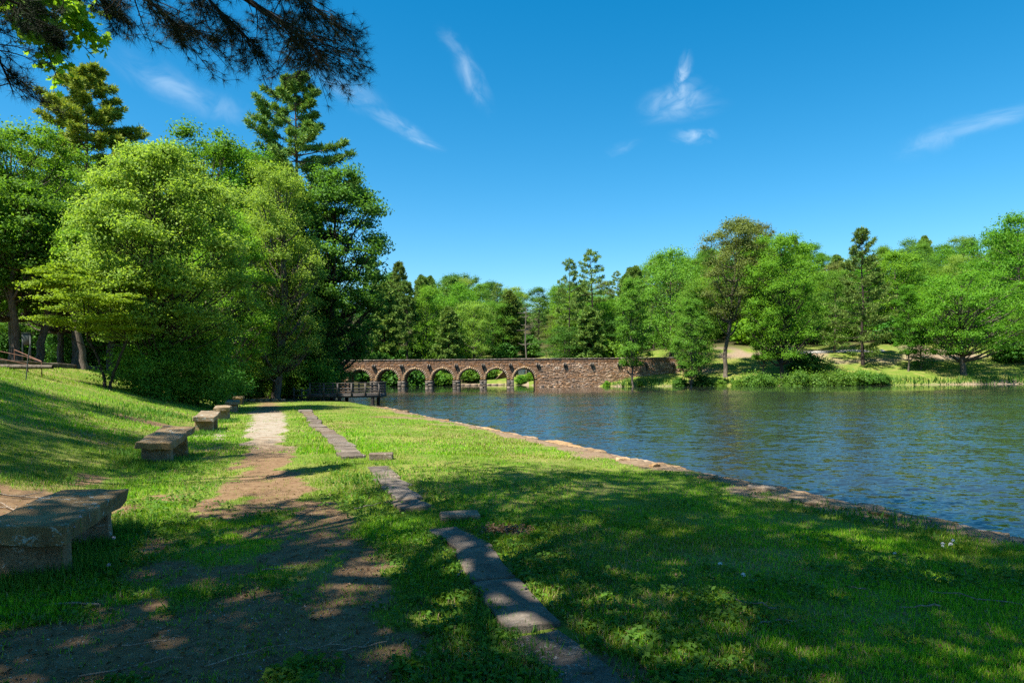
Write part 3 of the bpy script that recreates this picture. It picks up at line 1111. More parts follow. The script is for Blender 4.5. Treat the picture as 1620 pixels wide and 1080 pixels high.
# ------------------------------------------------------------------ building seen through the last arches
def build_boathouse():
    Y = 158.0
    x0, x1 = at(800, 600, Y)[0], at(866, 600, Y)[0]
    z0 = 1.0
    b = thing('boathouse', 'pale walled building with a brown gable seen through the right hand arches', 'building', (0, Y, 0))
    mb = MB()
    mb.box(((x0 + x1) / 2, 3, z0 + 1.5), (x1 - x0, 6, 3.6))
    mb.build('wall', M['white_wall'], b)
    xg0, xg1 = at(786, 600, Y)[0], at(814, 600, Y)[0]
    xm = (xg0 + xg1) / 2 + 1.2
    mb = MB()
    V = [(xg0, -1.6, z0 - 1), (xg1, -1.6, z0 - 1), (xg1, -1.6, z0 + .4), (xm, -1.6, z0 + 3.6), (xg0, -1.6, z0 + .4)]
    W_ = [(x, 5.0, z) for (x, _, z) in V]
    mb.add(V + W_, [[0, 1, 6, 5], [1, 2, 7, 6], [2, 3, 8, 7], [3, 4, 9, 8], [4, 0, 5, 9], [0, 1, 2, 4]], [[2, 3, 4]])
    mb.build('gable', M['brown_wall'], b)
    for s, (xa, za) in ((0, (xg0 - .5, z0)), (1, (xg1 + .5, z0))):
        mb = MB()
        V = [(xa, -2.1, za), (xm, -2.1, z0 + 3.75), (xm, 5.4, z0 + 3.75), (xa, 5.4, za)]
        mb.add(V + [(x, y, z + .16) for x, y, z in V], [[0, 1, 2, 3], [4, 5, 6, 7], [0, 1, 5, 4], [1, 2, 6, 5], [2, 3, 7, 6], [3, 0, 4, 7]])
        mb.build('roof', M['roof'], b)
    mb = MB()
    mb.add([(x0 - .6, -.8, z0 + 3.2), (x1 + .6, -.8, z0 + 3.2), (x1 + .6, 3, z0 + 5.2), (x0 - .6, 3, z0 + 5.2), (x0 - .6, 6.8, z0 + 3.2), (x1 + .6, 6.8, z0 + 3.2)], [[0, 1, 2, 3], [3, 2, 5, 4]])
    mb.build('roof', M['roof'], b)
    for xx in (.25, .5, .75):
        mb = MB()
        mb.box((x0 + (x1 - x0) * xx, -.02, z0 + 1.7), (.9, .08, 1.1))
        mb.build('window', M['glass'], b)
    mb = MB()
    mb.box((xm, -1.62, z0 + .5), (.9, .08, .9))
    mb.build('window', M['glass'], b)
    # pale ledge along the far shore
    a, c = at(715, 612, 154)[0], at(862, 612, 154)[0]
    mb = MB()
    for k in range(14):
        u = a + (c - a) * (k + .5) / 14
        mb.box((u, 153.4 - 1.2 * math.sin(k / 14 * 3), .15), ((c - a) / 14 - .01, 1.0, .5))
    tag(mb.build('shore_ledge', M['coping']), 'pale stone ledge along the far shore behind the arches', 'ledge')


build_boathouse()


# ------------------------------------------------------------------ drive on the far bank
def drape(name, pts, width, mat, label, lift=.06):
    P = np.array(pts, float)
    t = np.linspace(0, len(P) - 1, 60)
    X = np.interp(t, np.arange(len(P)), P[:, 0])
    Y = np.interp(t, np.arange(len(P)), P[:, 1])
    T = nrm(np.stack([np.gradient(X), np.gradient(Y)], 1))
    N = np.stack([-T[:, 1], T[:, 0]], 1)
    V, F, k = [], [], 5
    for j in range(k):
        o = (j / (k - 1) - .5) * width
        x, y = X + N[:, 0] * o, Y + N[:, 1] * o
        V.append(np.stack([x, y, sheet_z(x, y) + lift], 1))
    V = np.concatenate(V)
    n = 60
    F = [[j * n + i, j * n + i + 1, (j + 1) * n + i + 1, (j + 1) * n + i] for j in range(k - 1) for i in range(n - 1)]
    me = np_mesh(name, V, [np.array(F)])
    me.materials.append(mat)
    tag(link(name, me), label, kind='structure')


drape('road', [(55, 133), (60, 132), (65, 131), (71, 130)], 2.0, M['asphalt'], 'narrow pale road crossing the far grassy bank', .07)


# ------------------------------------------------------------------ rail, sign and edging on the left terrace
def build_terrace():
    r = thing('pipe_rail', 'rusty red pipe handrail at the top of the grass slope', 'railing', (0, 0, 0))
    c = {}
    for k, (px, top, base, Y) in enumerate([(-14, 550, 573, 26.0), (23, 544, 567, 28.2), (44, 552, 569, 26.2), (66, 549, 571, 25.6)]):
        b = at(px, base, Y)
        b[2] = gz(b[0], b[1])
        tp = b + np.array([0, 0, .62 if k != 1 else .70])
        mb = MB()
        mb.tube([b - np.array([0, 0, .2]), tp], .019, 7)
        mb.build('post', M['rust'], r, True)
        c[k] = (b, tp)
    for (i, j, f) in ((0, 2, .95), (2, 3, .95), (1, 3, .97), (0, 2, .5), (2, 3, .5)):
        a, b2 = lerp(c[i][0], c[i][1], f), lerp(c[j][0], c[j][1], f)
        mb = MB()
        mb.tube([a, b2], .015, 7)
        mb.build('rail', M['rust'], r, True)
    # thin leaning marker pole
    b = ground_at(40, 601)
    tp = at(47, 548, b[1] + .15)
    mb = MB()
    mb.tube([b - np.array([0, 0, .2]), lerp(b, tp, .5), tp], [.018, .016, .014], 7)
    tag(mb.build('marker_pole', M['pole'], None, True), 'thin dark pole leaning on the sunlit grass slope', 'pole')
    # grey panel on a post among the trunks
    Y = 36.0
    s = at(42, 550, Y)
    z = gz(s[0], Y)
    t = thing('notice_board', 'grey blank notice board on posts between the trunks at left', 'sign', (s[0], Y, z))
    top = at(42, 528, Y)[2] - z
    w = 13 * Y / 1080
    mb = MB()
    mb.box((0, 0, top - .28), (w, .05, .6))
    mb.build('panel', M['grey_metal'], t)
    mb = MB()
    mb.box((0, -.02, top + .05), (w * 1.06, .1, .04))
    mb.build('cap', M['grey_metal'], t)
    for sx in (-1, 1):
        mb = MB()
        mb.box((sx * w * .47, .0, top / 2 - .1), (.06, .06, top + .1))
        mb.build('post', M['pole'], t)
    # log kerb along the terrace
    e = thing('terrace_edging', 'weathered stone edging along the top of the grass slope', 'edging', (0, 0, 0))
    r_ = np.random.default_rng(2)
    y = 21.0
    k = 0
    while y < 42:
        x = -10.75 - .355 * y + .25 * math.sin(y * .3)
        L = r_.uniform(1.1, 2.2)
        me = rough_block((.4, L - .03, .3), 1, .03, 300 + k, .03, 2)
        me.materials.append(M['kerb'])
        link('edging_stone', me, e, (x, y, gz(x + .3, y) - .05), math.atan(.355))
        y += L * .94
        k += 1
    # fallen log beside the handrail
    p = at(20, 569, 25.5)
    mb = MB()
    mb.tube([(-1.6, .1, .1), (-.5, 0, .12), (.6, .05, .1), (1.5, 0, .09)], [.08, .09, .085, .07], 9)
    tag(mb.build('fallen_log', M['bark'], None, True, (p[0], p[1], gz(p[0], p[1]))), 'short brown log lying by the rusty handrail', 'log')


build_terrace()


# ------------------------------------------------------------------ trees
def leaf_mesh(C, N, size, r, aspect=.62, name='crown'):
    """one folded leaf per centre: 4 corners, lying across N"""
    n = len(C)
    N = nrm(N)
    ref = nrm(r.normal(size=(n, 3)))
    A = nrm(np.cross(N, ref))
    B = np.cross(N, A)
    s = (size * r.uniform(.65, 1.3, n))[:, None]
    fold = N * s * r.uniform(.05, .3, n)[:, None]
    V = np.stack([C - A * s * .5, C + B * s * aspect * .5 + fold, C + A * s * .55 - fold * .4, C - B * s * aspect * .5 + fold], 1).reshape(-1, 3)
    F = np.arange(n * 4).reshape(-1, 4)
    return V, F


def bez(p0, p1, p2, n):
    t = np.linspace(0, 1, n)[:, None]
    return (1 - t) ** 2 * p0 + 2 * t * (1 - t) * p1 + t * t * p2


def broadleaf(seed, H, W, nleaf, lsize, base=.22, shape=.5, nclump=60, trunk_r=None, lean=(0, 0), stems=1, clump=.17, flat=.6, inner=.25, top_w=.35, seg=7, droop=0.0, limbs_out=None):
    """trunk mesh and crown mesh of a broadleaved tree; H height, W crown width, base = lowest leaves / H,
    shape = height of the widest level within the crown"""
    r = np.random.default_rng(seed)
    trunk_r = trunk_r or H * .016
    zc0 = H * base
    hC = H - zc0

    def width(u):
        lo = np.sqrt(np.clip(1 - ((shape - u) / (shape + .12)) ** 2, 0, 1))
        hi = np.sqrt(np.clip(1 - ((u - shape) / (1.02 - shape)) ** 2, 0, 1))
        return np.where(u < shape, lo, np.maximum(hi, (1 - u) * top_w)) * W / 2
    az_lump = r.uniform(.60, 1.22, 9)
    cl, cr = [], []
    ga = 2.399963
    for k in range(nclump):
        u = ((k + .5) / nclump) ** .85
        u = np.clip(u + r.normal() * .05, .02, .97)
        az = k * ga + r.normal() * .35
        w = width(np.array(u)) * np.interp((az % (2 * math.pi)) / (2 * math.pi) * 8, np.arange(9), np.r_[az_lump[:8], az_lump[0]])
        rad = w * (r.uniform(.62, .98) if r.random() < .75 else r.uniform(.15, .6))
        cl.append((rad * math.cos(az) + lean[0] * u, rad * math.sin(az) + lean[1] * u, zc0 + u * hC * .97 - droop * rad))
        cr.append(W * clump * r.uniform(.6, 1.25) * (.65 + .35 * min(1, w / (W * .35))))
    cl.append((lean[0], lean[1], H * .95)); cr.append(W * clump * .6)
    cl, cr = np.array(cl), np.array(cr)
    # leaves
    p = cr ** 2
    idx = r.choice(len(cl), int(nleaf * (1 - inner)), p=p / p.sum())
    d = nrm(r.normal(size=(len(idx), 3)))
    d[:, 2] = np.where(d[:, 2] < -.2, d[:, 2] * .5, d[:, 2])
    rr = cr[idx] * np.minimum(np.abs(r.normal(.55, .42, len(idx))), r.uniform(.95, 1.3, len(idx)))
    C = cl[idx] + d * rr[:, None] * np.array([1, 1, flat])
    N = d * .65 + np.array([0, 0, .55]) + r.normal(size=d.shape) * .65
    ni = nleaf - len(idx)
    u = r.random(ni)
    a = r.random(ni) * 2 * math.pi
    rad = width(u) * np.sqrt(r.random(ni)) * .85
    Ci = np.stack([rad * np.cos(a) + lean[0] * u, rad * np.sin(a) + lean[1] * u, zc0 + u * hC * .92], 1)
    C = np.concatenate([C, Ci])
    N = np.concatenate([N, r.normal(size=(ni, 3)) + np.array([0, 0, .6])])
    V, F = leaf_mesh(C, N, lsize, r)
    crown = np_mesh('crown', V, [F])
    # trunk and limbs
    mb = MB()
    for s in range(stems):
        off = np.array([0, 0, 0.0]) if stems == 1 else np.array([math.cos(s * 2.3), math.sin(s * 2.3), 0]) * trunk_r * 1.6
        sway = r.normal(size=2) * H * .02 + (np.array([math.cos(s * 2.3), math.sin(s * 2.3)]) * W * .14 if stems > 1 else 0)
        P = np.array([off + np.array([0, 0, -.4]), off + np.array([0, 0, .25]), off + np.array([sway[0] * .3 + lean[0] * .05, sway[1] * .3 + lean[1] * .05, H * .18]),
                      off + np.array([sway[0] + lean[0] * .35, sway[1] + lean[1] * .35, H * .42]), off + np.array([sway[0] * .6 + lean[0] * .65, sway[1] * .6 + lean[1] * .65, H * .68]), np.array([lean[0] * .95, lean[1] * .95, H * .93])])
        tt = np.linspace(0, 5, 16)
        Q = np.stack([np.interp(tt, range(6), P[:, i]) for i in range(3)], 1)
        Q[3:-1, :2] += r.normal(size=(12, 2)) * H * .004
        rad = np.interp(tt, range(6), np.array([1.75, 1.12, .95, .72, .42, .08]) * trunk_r * (1 if stems == 1 else .62))
        mb.tube(Q, rad, seg + 2)
        for k in range(s, len(cl), stems):
            c = cl[k]
            zt = np.clip(c[2] - r.uniform(.25, .5) * np.hypot(c[0], c[1]) - .08 * H, H * max(.10, base * .75), H * .88)
            i = np.argmin(np.abs(Q[:, 2] - zt))
            p0 = Q[i]
            mid = p0 * .45 + c * .55 + np.array([0, 0, -.06 * H]) + r.normal(size=3) * H * .012
            B = bez(p0, mid, c, 6)
            r0 = min(rad[i] * .62, .011 * H * (.3 + .7 * np.linalg.norm(c - p0) / (W * .5)))
            mb.tube(B, np.linspace(r0, r0 * .22, 6), 4)
            # twigs inside the clump
            for _ in range(2):
                e = c + nrm(r.normal(size=3)) * cr[k] * .8
                mb.tube(np.array([B[4], (B[4] + e) / 2 + r.normal(size=3) * .02 * W, e]), [r0 * .3, r0 * .2, r0 * .1], 3)
    return mb.mesh('trunk', True), crown


def pine(seed, H, W, base=.35, whorl=.85, blade=.5, nblade=11, top=.12, bw=.055, sparse=1.0, up=.18, trunk_r=None, twigs=16, plume=.35, pointed=False):
    r = np.random.default_rng(seed)
    trunk_r = trunk_r or H * .012
    mb = MB()
    zz = np.linspace(-.3, H, 14)
    sway = np.cumsum(r.normal(size=(14, 2)), 0) * H * .0023
    Q = np.stack([sway[:, 0], sway[:, 1], zz], 1)
    rad = np.interp(zz / H, [-.02, .02, .1, .6, 1], [1.5, 1.15, 1, .55, .06]) * trunk_r
    mb.tube(Q, rad, 8)
    TC, TD = [], []
    z = H * base
    while z < H * .985:
        u = (z / H - base) / (1 - base)
        prof = np.interp(u, [0, .12, .3, .55, .8, .93, 1], [.6, .95, .95, .62, .36, .2, .05] if pointed else [.5, .85, 1, .86, .55, .3, top])
        nb = r.integers(3, 6)
        a0 = r.random() * 6.28
        for k in range(nb):
            if r.random() > sparse:
                continue
            az = a0 + k * 2 * math.pi / nb + r.normal() * .25
            L = W / 2 * prof * r.uniform(.55, 1.12)
            if L < .3:
                L = .3
            rise = up + .5 * u ** 2 + r.normal() * .08
            p0 = np.array([np.interp(z, zz, Q[:, 0]), np.interp(z, zz, Q[:, 1]), z])
            d = np.array([math.cos(az), math.sin(az), 0])
            p1 = p0 + d * L * .55 + np.array([0, 0, L * (rise - .22)])
            p2 = p0 + d * L + np.array([0, 0, L * rise])
            B = bez(p0, p1, p2, 7)
            r0 = min(trunk_r * .35, .012 * L + .015)
            mb.tube(B, np.linspace(r0, r0 * .2, 7), 4)
            nt = max(4, int(twigs * (.35 + .65 * prof)))
            s = r.uniform(.22, 1.0, nt) ** .8
            base_p = np.stack([np.interp(s * 6, range(7), B[:, i]) for i in range(3)], 1)
            side = np.array([-d[1], d[0], 0])
            sg = r.choice([-1, 1], nt)
            tl = L * plume * r.uniform(.35, 1.0, nt) * (1.15 - .75 * s)
            td = nrm(d[None] * r.uniform(.4, 1.0, nt)[:, None] + side[None] * (sg * r.uniform(.3, 1.1, nt))[:, None] + np.array([0, 0, 1]) * r.uniform(.0, .35, nt)[:, None])
            e = base_p + td * tl[:, None]
            for j in range(nt):
                if j % 2 == 0:
                    mb.tube(np.array([base_p[j], e[j]]), [r0 * .3, r0 * .12], 3)
            for f in (.35, .7, 1.0):
                TC.append(base_p + td * (tl * f)[:, None]); TD.append(td)
        z += whorl * r.uniform(.7, 1.3) * (1 - .45 * u)
    TC.append(np.array([[Q[-1, 0], Q[-1, 1], H]] * 4)); TD.append(np.array([[0, 0, 1.0]] * 4))
    TC, TD = np.concatenate(TC), np.concatenate(TD)
    n = len(TC) * nblade
    C = np.repeat(TC, nblade, 0) + r.normal(size=(n, 3)) * blade * .16
    D = nrm(np.repeat(TD, nblade, 0) * .55 + np.array([0, 0, .38]) + nrm(r.normal(size=(n, 3))) * .85)
    L = blade * r.uniform(.6, 1.15, n)[:, None]
    S = nrm(np.cross(D, nrm(r.normal(size=(n, 3))))) * bw * r.uniform(.7, 1.3, n)[:, None]
    V = np.stack([C, C + D * L * .55 + S, C + D * L, C + D * L * .55 - S], 1).reshape(-1, 3)
    return mb.mesh('trunk', True), np_mesh('crown', V, [np.arange(n * 4).reshape(-1, 4)])


class Kind:
    def __init__(self, meshes, bark, leaf, height, name):
        self.trunk, self.crown = meshes
        self.trunk.materials.append(M[bark])
        self.crown.materials.append(M[leaf])
        self.h, self.name = height, name

    def place(self, label, x, y, height=None, rot=0.0, cat='tree', group=None, wide=1.0, leaf=None, z=None, name=None):
        t = thing(name or self.name, label, cat, (x, y, gz(x, y) - .05 if z is None else z), rot, group)
        k = (height or self.h) / self.h
        t.scale = (k * wide, k * wide, k)
        link('trunk', self.trunk, t)
        c = link('crown', self.crown, t)
        if leaf:
            c.material_slots[0].link = 'OBJECT'
            c.material_slots[0].material = M[leaf]
        return t


def top_at(px, py, Y, z0):
    return at(px, py, Y)[2] - z0


def put(kind, label, px, Y, pytop, rot=0.0, **kw):
    """a tree standing at distance Y in line with photo column px; its top reaches row pytop"""
    x = at(px, 560, Y)[0]
    z = gz(x, Y)
    return kind.place(label, x, Y, at(px, pytop, Y)[2] - z + .05, rot, **kw)


# ---- left side, near to far
K = {}
K['spread'] = Kind(broadleaf(5, 13.0, 10.6, 108000, .132, .22, .42, 190, .17, (0.3, 0), 3, .085, .62, .10, droop=.06), 'bark_dark', 'leaf_spread', 13.0, 'broadleaf_tree')
put(K['spread'], 'broad pale green tree with low tiered branches at the foot of the slope', 240, 32, 226, .4)
K['low'] = Kind(broadleaf(15, 6.2, 6.4, 24000, .125, .46, .5, 34, .09, (-.8, -.4), 2, .14, .2, .03), 'bark_dark', 'leaf_yellow', 6.2, 'broadleaf_tree')
put(K['low'], 'small yellow green tree with flat layered sprays in front of the broad pale tree', 168, 29.4, 425, .2, wide=1.2)
K['willow'] = Kind(broadleaf(6, 17.5, 9.4, 72000, .14, .10, .5, 120, .36, (.3, 0), 1, .10, .75, .14), 'bark', 'leaf_spread', 17.5, 'broadleaf_tree')
put(K['willow'], 'tall light green tree with a thick grey trunk by the path end', 436, 51, 262, 1.0, wide=.86)
K['yellow'] = Kind(broadleaf(7, 18.0, 7.5, 26000, .22, .3, .6, 60, .2, (0, 0), 1, .15, .6, .2), 'bark', 'leaf_yellow', 18.0, 'broadleaf_tree')
put(K['yellow'], 'yellow topped tree just in front of the tall pine', 425, 56, 252, .3, wide=.8)
K['oak'] = Kind(broadleaf(8, 20.0, 11.0, 46000, .23, .16, .55, 110, .3, (.8, 0), 1, .105, .8, .12), 'bark_dark', 'leaf_oak', 20.0, 'broadleaf_tree')
put(K['oak'], 'dark green oak overhanging the left end of the bridge', 522, 60, 262, .5)
put(K['oak'], 'dark leafy tree close behind the fishing pier', 488, 57, 430, 2.6, wide=1.1)
K['pine_a'] = Kind(pine(21, 29.0, 11.0, .46, .92, .45, 12, .10, .042, .97, .16, .34, 26, .30), 'bark_pine', 'needle', 29.0, 'pine_tree')
put(K['pine_a'], 'tall open white pine rising above the trees left of the lake', 476, 62, 124, .9)
K['pine_b'] = Kind(pine(22, 25.0, 10.0, .40, .72, .46, 13, .22, .042, 1.0, .12, .32, 25, .32), 'bark_pine', 'needle_gold', 25.0, 'pine_tree')
put(K['pine_b'], 'dense golden green pine at the upper left', 140, 52, 112, .2)
K['left'] = Kind(broadleaf(9, 17.5, 11.0, 62000, .17, .22, .55, 110, .27, (0, 0), 1, .11, .75, .15), 'bark', 'leaf_bright', 17.5, 'broadleaf_tree')
put(K['left'], 'bright green tree filling the left edge of the view', 22, 41, 190, .1)
put(K['left'], 'bright green tree standing behind the broad pale tree, top edged by sky', 325, 58, 207, 2.0, wide=.95)
put(K['left'], 'leafy tree below the golden pine', 95, 46, 265, 3.4, wide=.9, leaf='leaf_mid')
put(K['willow'], 'mid green tree between the golden pine and the broad pale tree', 232, 60, 215, 3.1, leaf='leaf_mid', wide=1.1)
put(K['oak'], 'dark tree behind the pale trees left of the path', 385, 66, 290, 4.0, wide=1.0, leaf='leaf_mid')
put(K['left'], 'bright tree crowding the lower left edge', -60, 37, 255, 5.0)
put(K['willow'], 'green tree in the shade behind the left trunks', 60, 52, 330, 5.4, leaf='leaf_mid', wide=1.2)
put(K['willow'], 'light green tree filling the gap right of the broad pale tree', 352, 46, 318, 4.4, leaf='leaf_bright', wide=1.15)
put(K['yellow'], 'lit leafy tree between the thick grey trunk and the dark oak', 484, 61, 385, 2.2, leaf='leaf_bright', wide=1.2)
put(K['willow'], 'yellowish tree left of the tall open pine', 398, 60, 240, 1.1, leaf='leaf_bright', wide=1.1)
# bare trunks below the left crowns
for k, (px, base, Y, top, lab, lf) in enumerate([(27, 549, 38, 285, 'straight grey trunked tree left of the notice board', 'leaf_mid'), (62, 556, 40, 300, 'grey trunked tree right of the notice board', 'leaf_mid'),
                                                 (119, 566, 41, 330, 'thick dark trunked tree on the terrace', 'leaf_dark'), (133, 572, 38, 345, 'reddish trunked tree on the terrace edge', 'leaf_bright'),
                                                 (174, 560, 44, 350, 'slim trunked tree behind the layered sprays', 'leaf_mid')]):
    if k == 0:
        K['stemmed'] = Kind(broadleaf(31, 15.0, 7.0, 14000, .25, .40, .55, 46, .30, (0, 0), 1, .17, .6, .2), 'bark', 'leaf_mid', 15.0, 'broadleaf_tree')
    put(K['stemmed'], lab, px, Y, top, k * 1.7, leaf=lf)
for k, (px, Y, top) in enumerate([(403, 60, 420), (411, 62, 410), (420, 66, 380)]):
    put(K['stemmed'], ['pale brown trunk left of the thick grey trunk at the path end', 'second pale trunk at the path end', 'slim tree deep behind the path end'][k], px, Y, top, k * 2.0 + .5, leaf='leaf_mid')

# ---- background trees, shared shapes
F = {}
F['a'] = Kind(broadleaf(41, 18, 12.5, 22000, .27, .12, .5, 50, .25, (0, 0), 1, .17, .65, .2), 'bark', 'leaf_bright', 18, 'broadleaf_tree')
F['b'] = Kind(broadleaf(42, 18, 10.5, 20000, .26, .1, .6, 46, .22, (0, 0), 1, .17, .65, .2), 'bark', 'leaf_mid', 18, 'broadleaf_tree')
F['c'] = Kind(broadleaf(43, 18, 12, 21000, .27, .1, .45, 56, .26, (.5, 0), 1, .16, .6, .2), 'bark', 'leaf_mid', 18, 'broadleaf_tree')
F['d'] = Kind(broadleaf(44, 18, 9.5, 19000, .26, .08, .42, 44, .2, (0, 0), 1, .18, .7, .2, top_w=.8), 'bark', 'leaf_bright', 18, 'broadleaf_tree')
F['e'] = Kind(broadleaf(45, 18, 11.5, 21000, .27, .15, .55, 50, .25, (-.4, 0), 1, .17, .65, .2), 'bark', 'leaf_dark', 18, 'broadleaf_tree')
F['p'] = Kind(pine(46, 24, 9.0, .30, 1.1, .75, 8, .1, .09, .9, .10, .28, 12, .32), 'bark_dark', 'needle', 24, 'pine_tree')
F['q'] = Kind(pine(47, 24, 9.5, .40, 1.35, .65, 6, .12, .065, .78, .10, .28, 10, .30), 'bark_dark', 'needle', 24, 'pine_tree')
F['h'] = Kind(pine(48, 20, 8.0, .06, .8, .8, 8, .05, .11, 1.0, .0, .28, 12, .4), 'bark_dark', 'needle', 20, 'hemlock_tree')

# ---- shrubs
S = {}


def shrub_mesh(seed, H, W, n, ls, flat=.8):
    return broadleaf(seed, H, W, n, ls, .02, .35, 30, .05, (0, 0), 3, .22, flat, .2)


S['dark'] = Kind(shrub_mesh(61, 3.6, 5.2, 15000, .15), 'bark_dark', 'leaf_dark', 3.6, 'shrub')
S['bank'] = Kind(shrub_mesh(62, 2.2, 5.0, 5200, .24), 'bark_dark', 'shrub', 2.2, 'shrub')
S['far'] = Kind(shrub_mesh(63, 2.4, 3.2, 3000, .26), 'bark_dark', 'shrub', 2.4, 'shrub')
SKY_X = [-300, -100, 0, 300, 520, 560, 600, 650, 700, 760, 800, 850, 900, 960, 1000, 1040, 1070, 1100, 1200, 1250, 1300, 1330, 1420, 1480, 1550, 1600, 1640, 1900]
SKY_Y = [230, 240, 280, 330, 390, 420, 434, 428, 434, 440, 455, 456, 452, 442, 425, 412, 400, 388, 366, 378, 394, 400, 384, 380, 370, 342, 336, 336]


def forest():
    r = np.random.default_rng(77)
    names = list('abcdehpq')
    lab = {'a': 'bright round crowned tree', 'b': 'mid green upright tree', 'c': 'wide mid green tree', 'd': 'narrow bright green tree', 'e': 'dark green tree', 'p': 'full dark pine', 'q': 'slender bare stemmed pine', 'h': 'low branched dark conifer'}
    marks = [(-200, 'far left behind the slope'), (0, 'behind the left edge trunks'), (90, 'behind the notice board'), (150, 'behind the golden pine'), (240, 'behind the broad pale tree'), (330, 'behind the shrubs by the benches'), (420, 'behind the path end'),
             (500, 'behind the fishing pier'), (570, 'above the first arch'), (614, 'above the second arch'), (657, 'above the third arch'), (700, 'above the fourth arch'), (743, 'above the fifth arch'), (786, 'above the sixth arch'), (830, 'above the seventh arch'),
             (870, 'above the dam near the arches'), (905, 'near the two tall pines'), (950, 'right of the two tall pines'), (1001, 'behind the slender waterside tree'), (1062, 'behind the end of the bridge'), (1120, 'left of the olive tree'), (1180, 'right of the olive tree'),
             (1236, 'behind the big bright green tree'), (1300, 'left of the pointed pine'), (1365, 'behind the pointed pine'), (1430, 'behind the thin trunked tree'), (1490, 'left behind the spreading tree'), (1550, 'right behind the spreading tree'), (1610, 'at the right edge'), (1700, 'past the right edge')]
    pts = []
    for Y, dx in ((70, 8), (84, 9), (100, 9.5), (134, 5.6), (141, 5.8), (150, 6.2), (161, 6.6), (175, 7.4), (191, 8), (210, 8.5), (232, 9.5), (258, 10.5)):
        x = -1.0 * Y - 8
        while x < .86 * Y + 5:
            k = 1.0 if -.235 < x / Y < .19 else 1.5
            pts.append((x + r.normal() * dx * .25, Y + r.normal() * 2.2, Y))
            x += dx * k * r.uniform(.8, 1.25)
    seen = {}
    for (x, y, row) in pts:
        px = 810 + 1080 * x / y
        d = float(lake_sd(np.array([x]), np.array([y]))[0])
        if d < 5:
            continue
        if row < 120 and (px > 560 or x > -20):
            continue
        if px > 1000 and (d < 29 or y < 134):
            continue
        if 775 < px < 880 and y < 168:
            continue
        if px < 560 and (y > 195 or row in (141, 161)):
            continue
        w = [.18, .13, .13, .10, .10, .14, .11, .11]
        if px > 1040:
            w = [.36, .18, .18, .18, .05, .02, .015, .015]
        k = names[r.choice(8, p=w)]
        z = gz(x, y)
        full = at(px, np.interp(px, SKY_X, SKY_Y), y)[2] - z
        depth = 'in the front row' if row < 145 else ('midway up the wooded slope' if row < 200 else 'high on the wooded slope')
        h = full * (r.uniform(.50, .85) if row in (134, 141) else (r.uniform(.62, .95) if row < 205 else r.uniform(.92, 1.08)))
        h = float(np.clip(h, 9, 28 if k in 'pqh' else 25))
        if k in 'pq' and r.random() < .5:
            h *= 1.07
        side = 'woods left of the lake' if px < 545 else ('woods behind the bridge' if px < 1010 else 'woods beyond the far bank')
        mk = min(marks, key=lambda m: abs(m[0] - px))[1]
        o = F[k].place(lab[k] + ' ' + depth + ' ' + mk, x, y, h, r.random() * 6.28, group=side, wide=float(np.clip(17 / h, .85, 1.5)) if k not in 'pqh' else float(np.clip(19 / h, .8, 1.2)))
        tone = r.random()
        if k in 'bcd' and tone < .30:
            kid = [c for c in o.children if c.name.startswith('crown')][0]
            kid.material_slots[0].link = 'OBJECT'
            kid.material_slots[0].material = M['leaf_olive' if tone < .13 else ('leaf_spread' if tone < .23 else 'leaf_oak')]
            o['label'] = o['label'].replace('mid green', 'olive' if tone < .13 else ('pale green' if tone < .23 else 'deep green')).replace('bright green', 'olive' if tone < .13 else ('pale green' if tone < .23 else 'deep green'))
        seen.setdefault(o['label'], []).append((h, o))
    words = {2: ('shorter ', 'taller '), 3: ('shortest ', 'middle height ', 'tallest '), 4: ('shortest ', 'second shortest ', 'second tallest ', 'tallest ')}
    for same in seen.values():
        if len(same) in words:
            for wd, (h, o) in zip(words[len(same)], sorted(same, key=lambda e: e[0])):
                o['label'] = wd + o['label']
    # leafy undergrowth between the trunks
    for Y, dx in ((137, 6), (147, 7), (158, 8), (172, 9), (188, 10)):
        x = -.24 * Y
        while x < .86 * Y:
            X, y = x + r.normal() * 1.5, Y + r.normal() * 2
            px = 810 + 1080 * X / y
            d = float(lake_sd(np.array([X]), np.array([y]))[0])
            if d > (30 if px > 1000 else 6) and not (770 < px < 885 and y < 168):
                mk = min(marks, key=lambda m: abs(m[0] - px))[1]
                tone = int(r.integers(3))
                S['far'].place(('mid green', 'dark green', 'bright green')[tone] + ' undergrowth bush on the wooded slope ' + mk, X, y, r.uniform(3.5, 6.0), r.random() * 6.28, 'shrub', 'undergrowth on the wooded slopes', 1.25, ('leaf_mid', 'leaf_dark', 'leaf_bright')[tone])
            x += dx * (1.0 if px < 1010 else 1.5) * r.uniform(.8, 1.3)



forest()

# ---- named trees behind the bridge and on the far bank
put(F['q'], 'left one of two tall pines standing above the woods behind the bridge', 902, 136, 412, .3, wide=.75)
put(F['q'], 'right and taller one of two tall pines above the woods behind the bridge', 936, 138, 398, 2.2, wide=.95)
put(F['p'], 'dark pine top showing above the woods near the left end of the bridge', 590, 170, 407, 1.0, wide=.8)
put(F['p'], 'pine top second from the left above the woods behind the bridge', 632, 185, 416, 2.0, wide=.8)
put(F['p'], 'dark bushy conifer rising mid woods behind the bridge', 716, 180, 441, 3.0, wide=1.1)
put(F['q'], 'pine top above the woods behind the middle arches', 788, 190, 450, 4.0, wide=.9)
put(F['q'], 'pine top left of the far bank trees', 1035, 160, 415, 5.0, wide=.8)


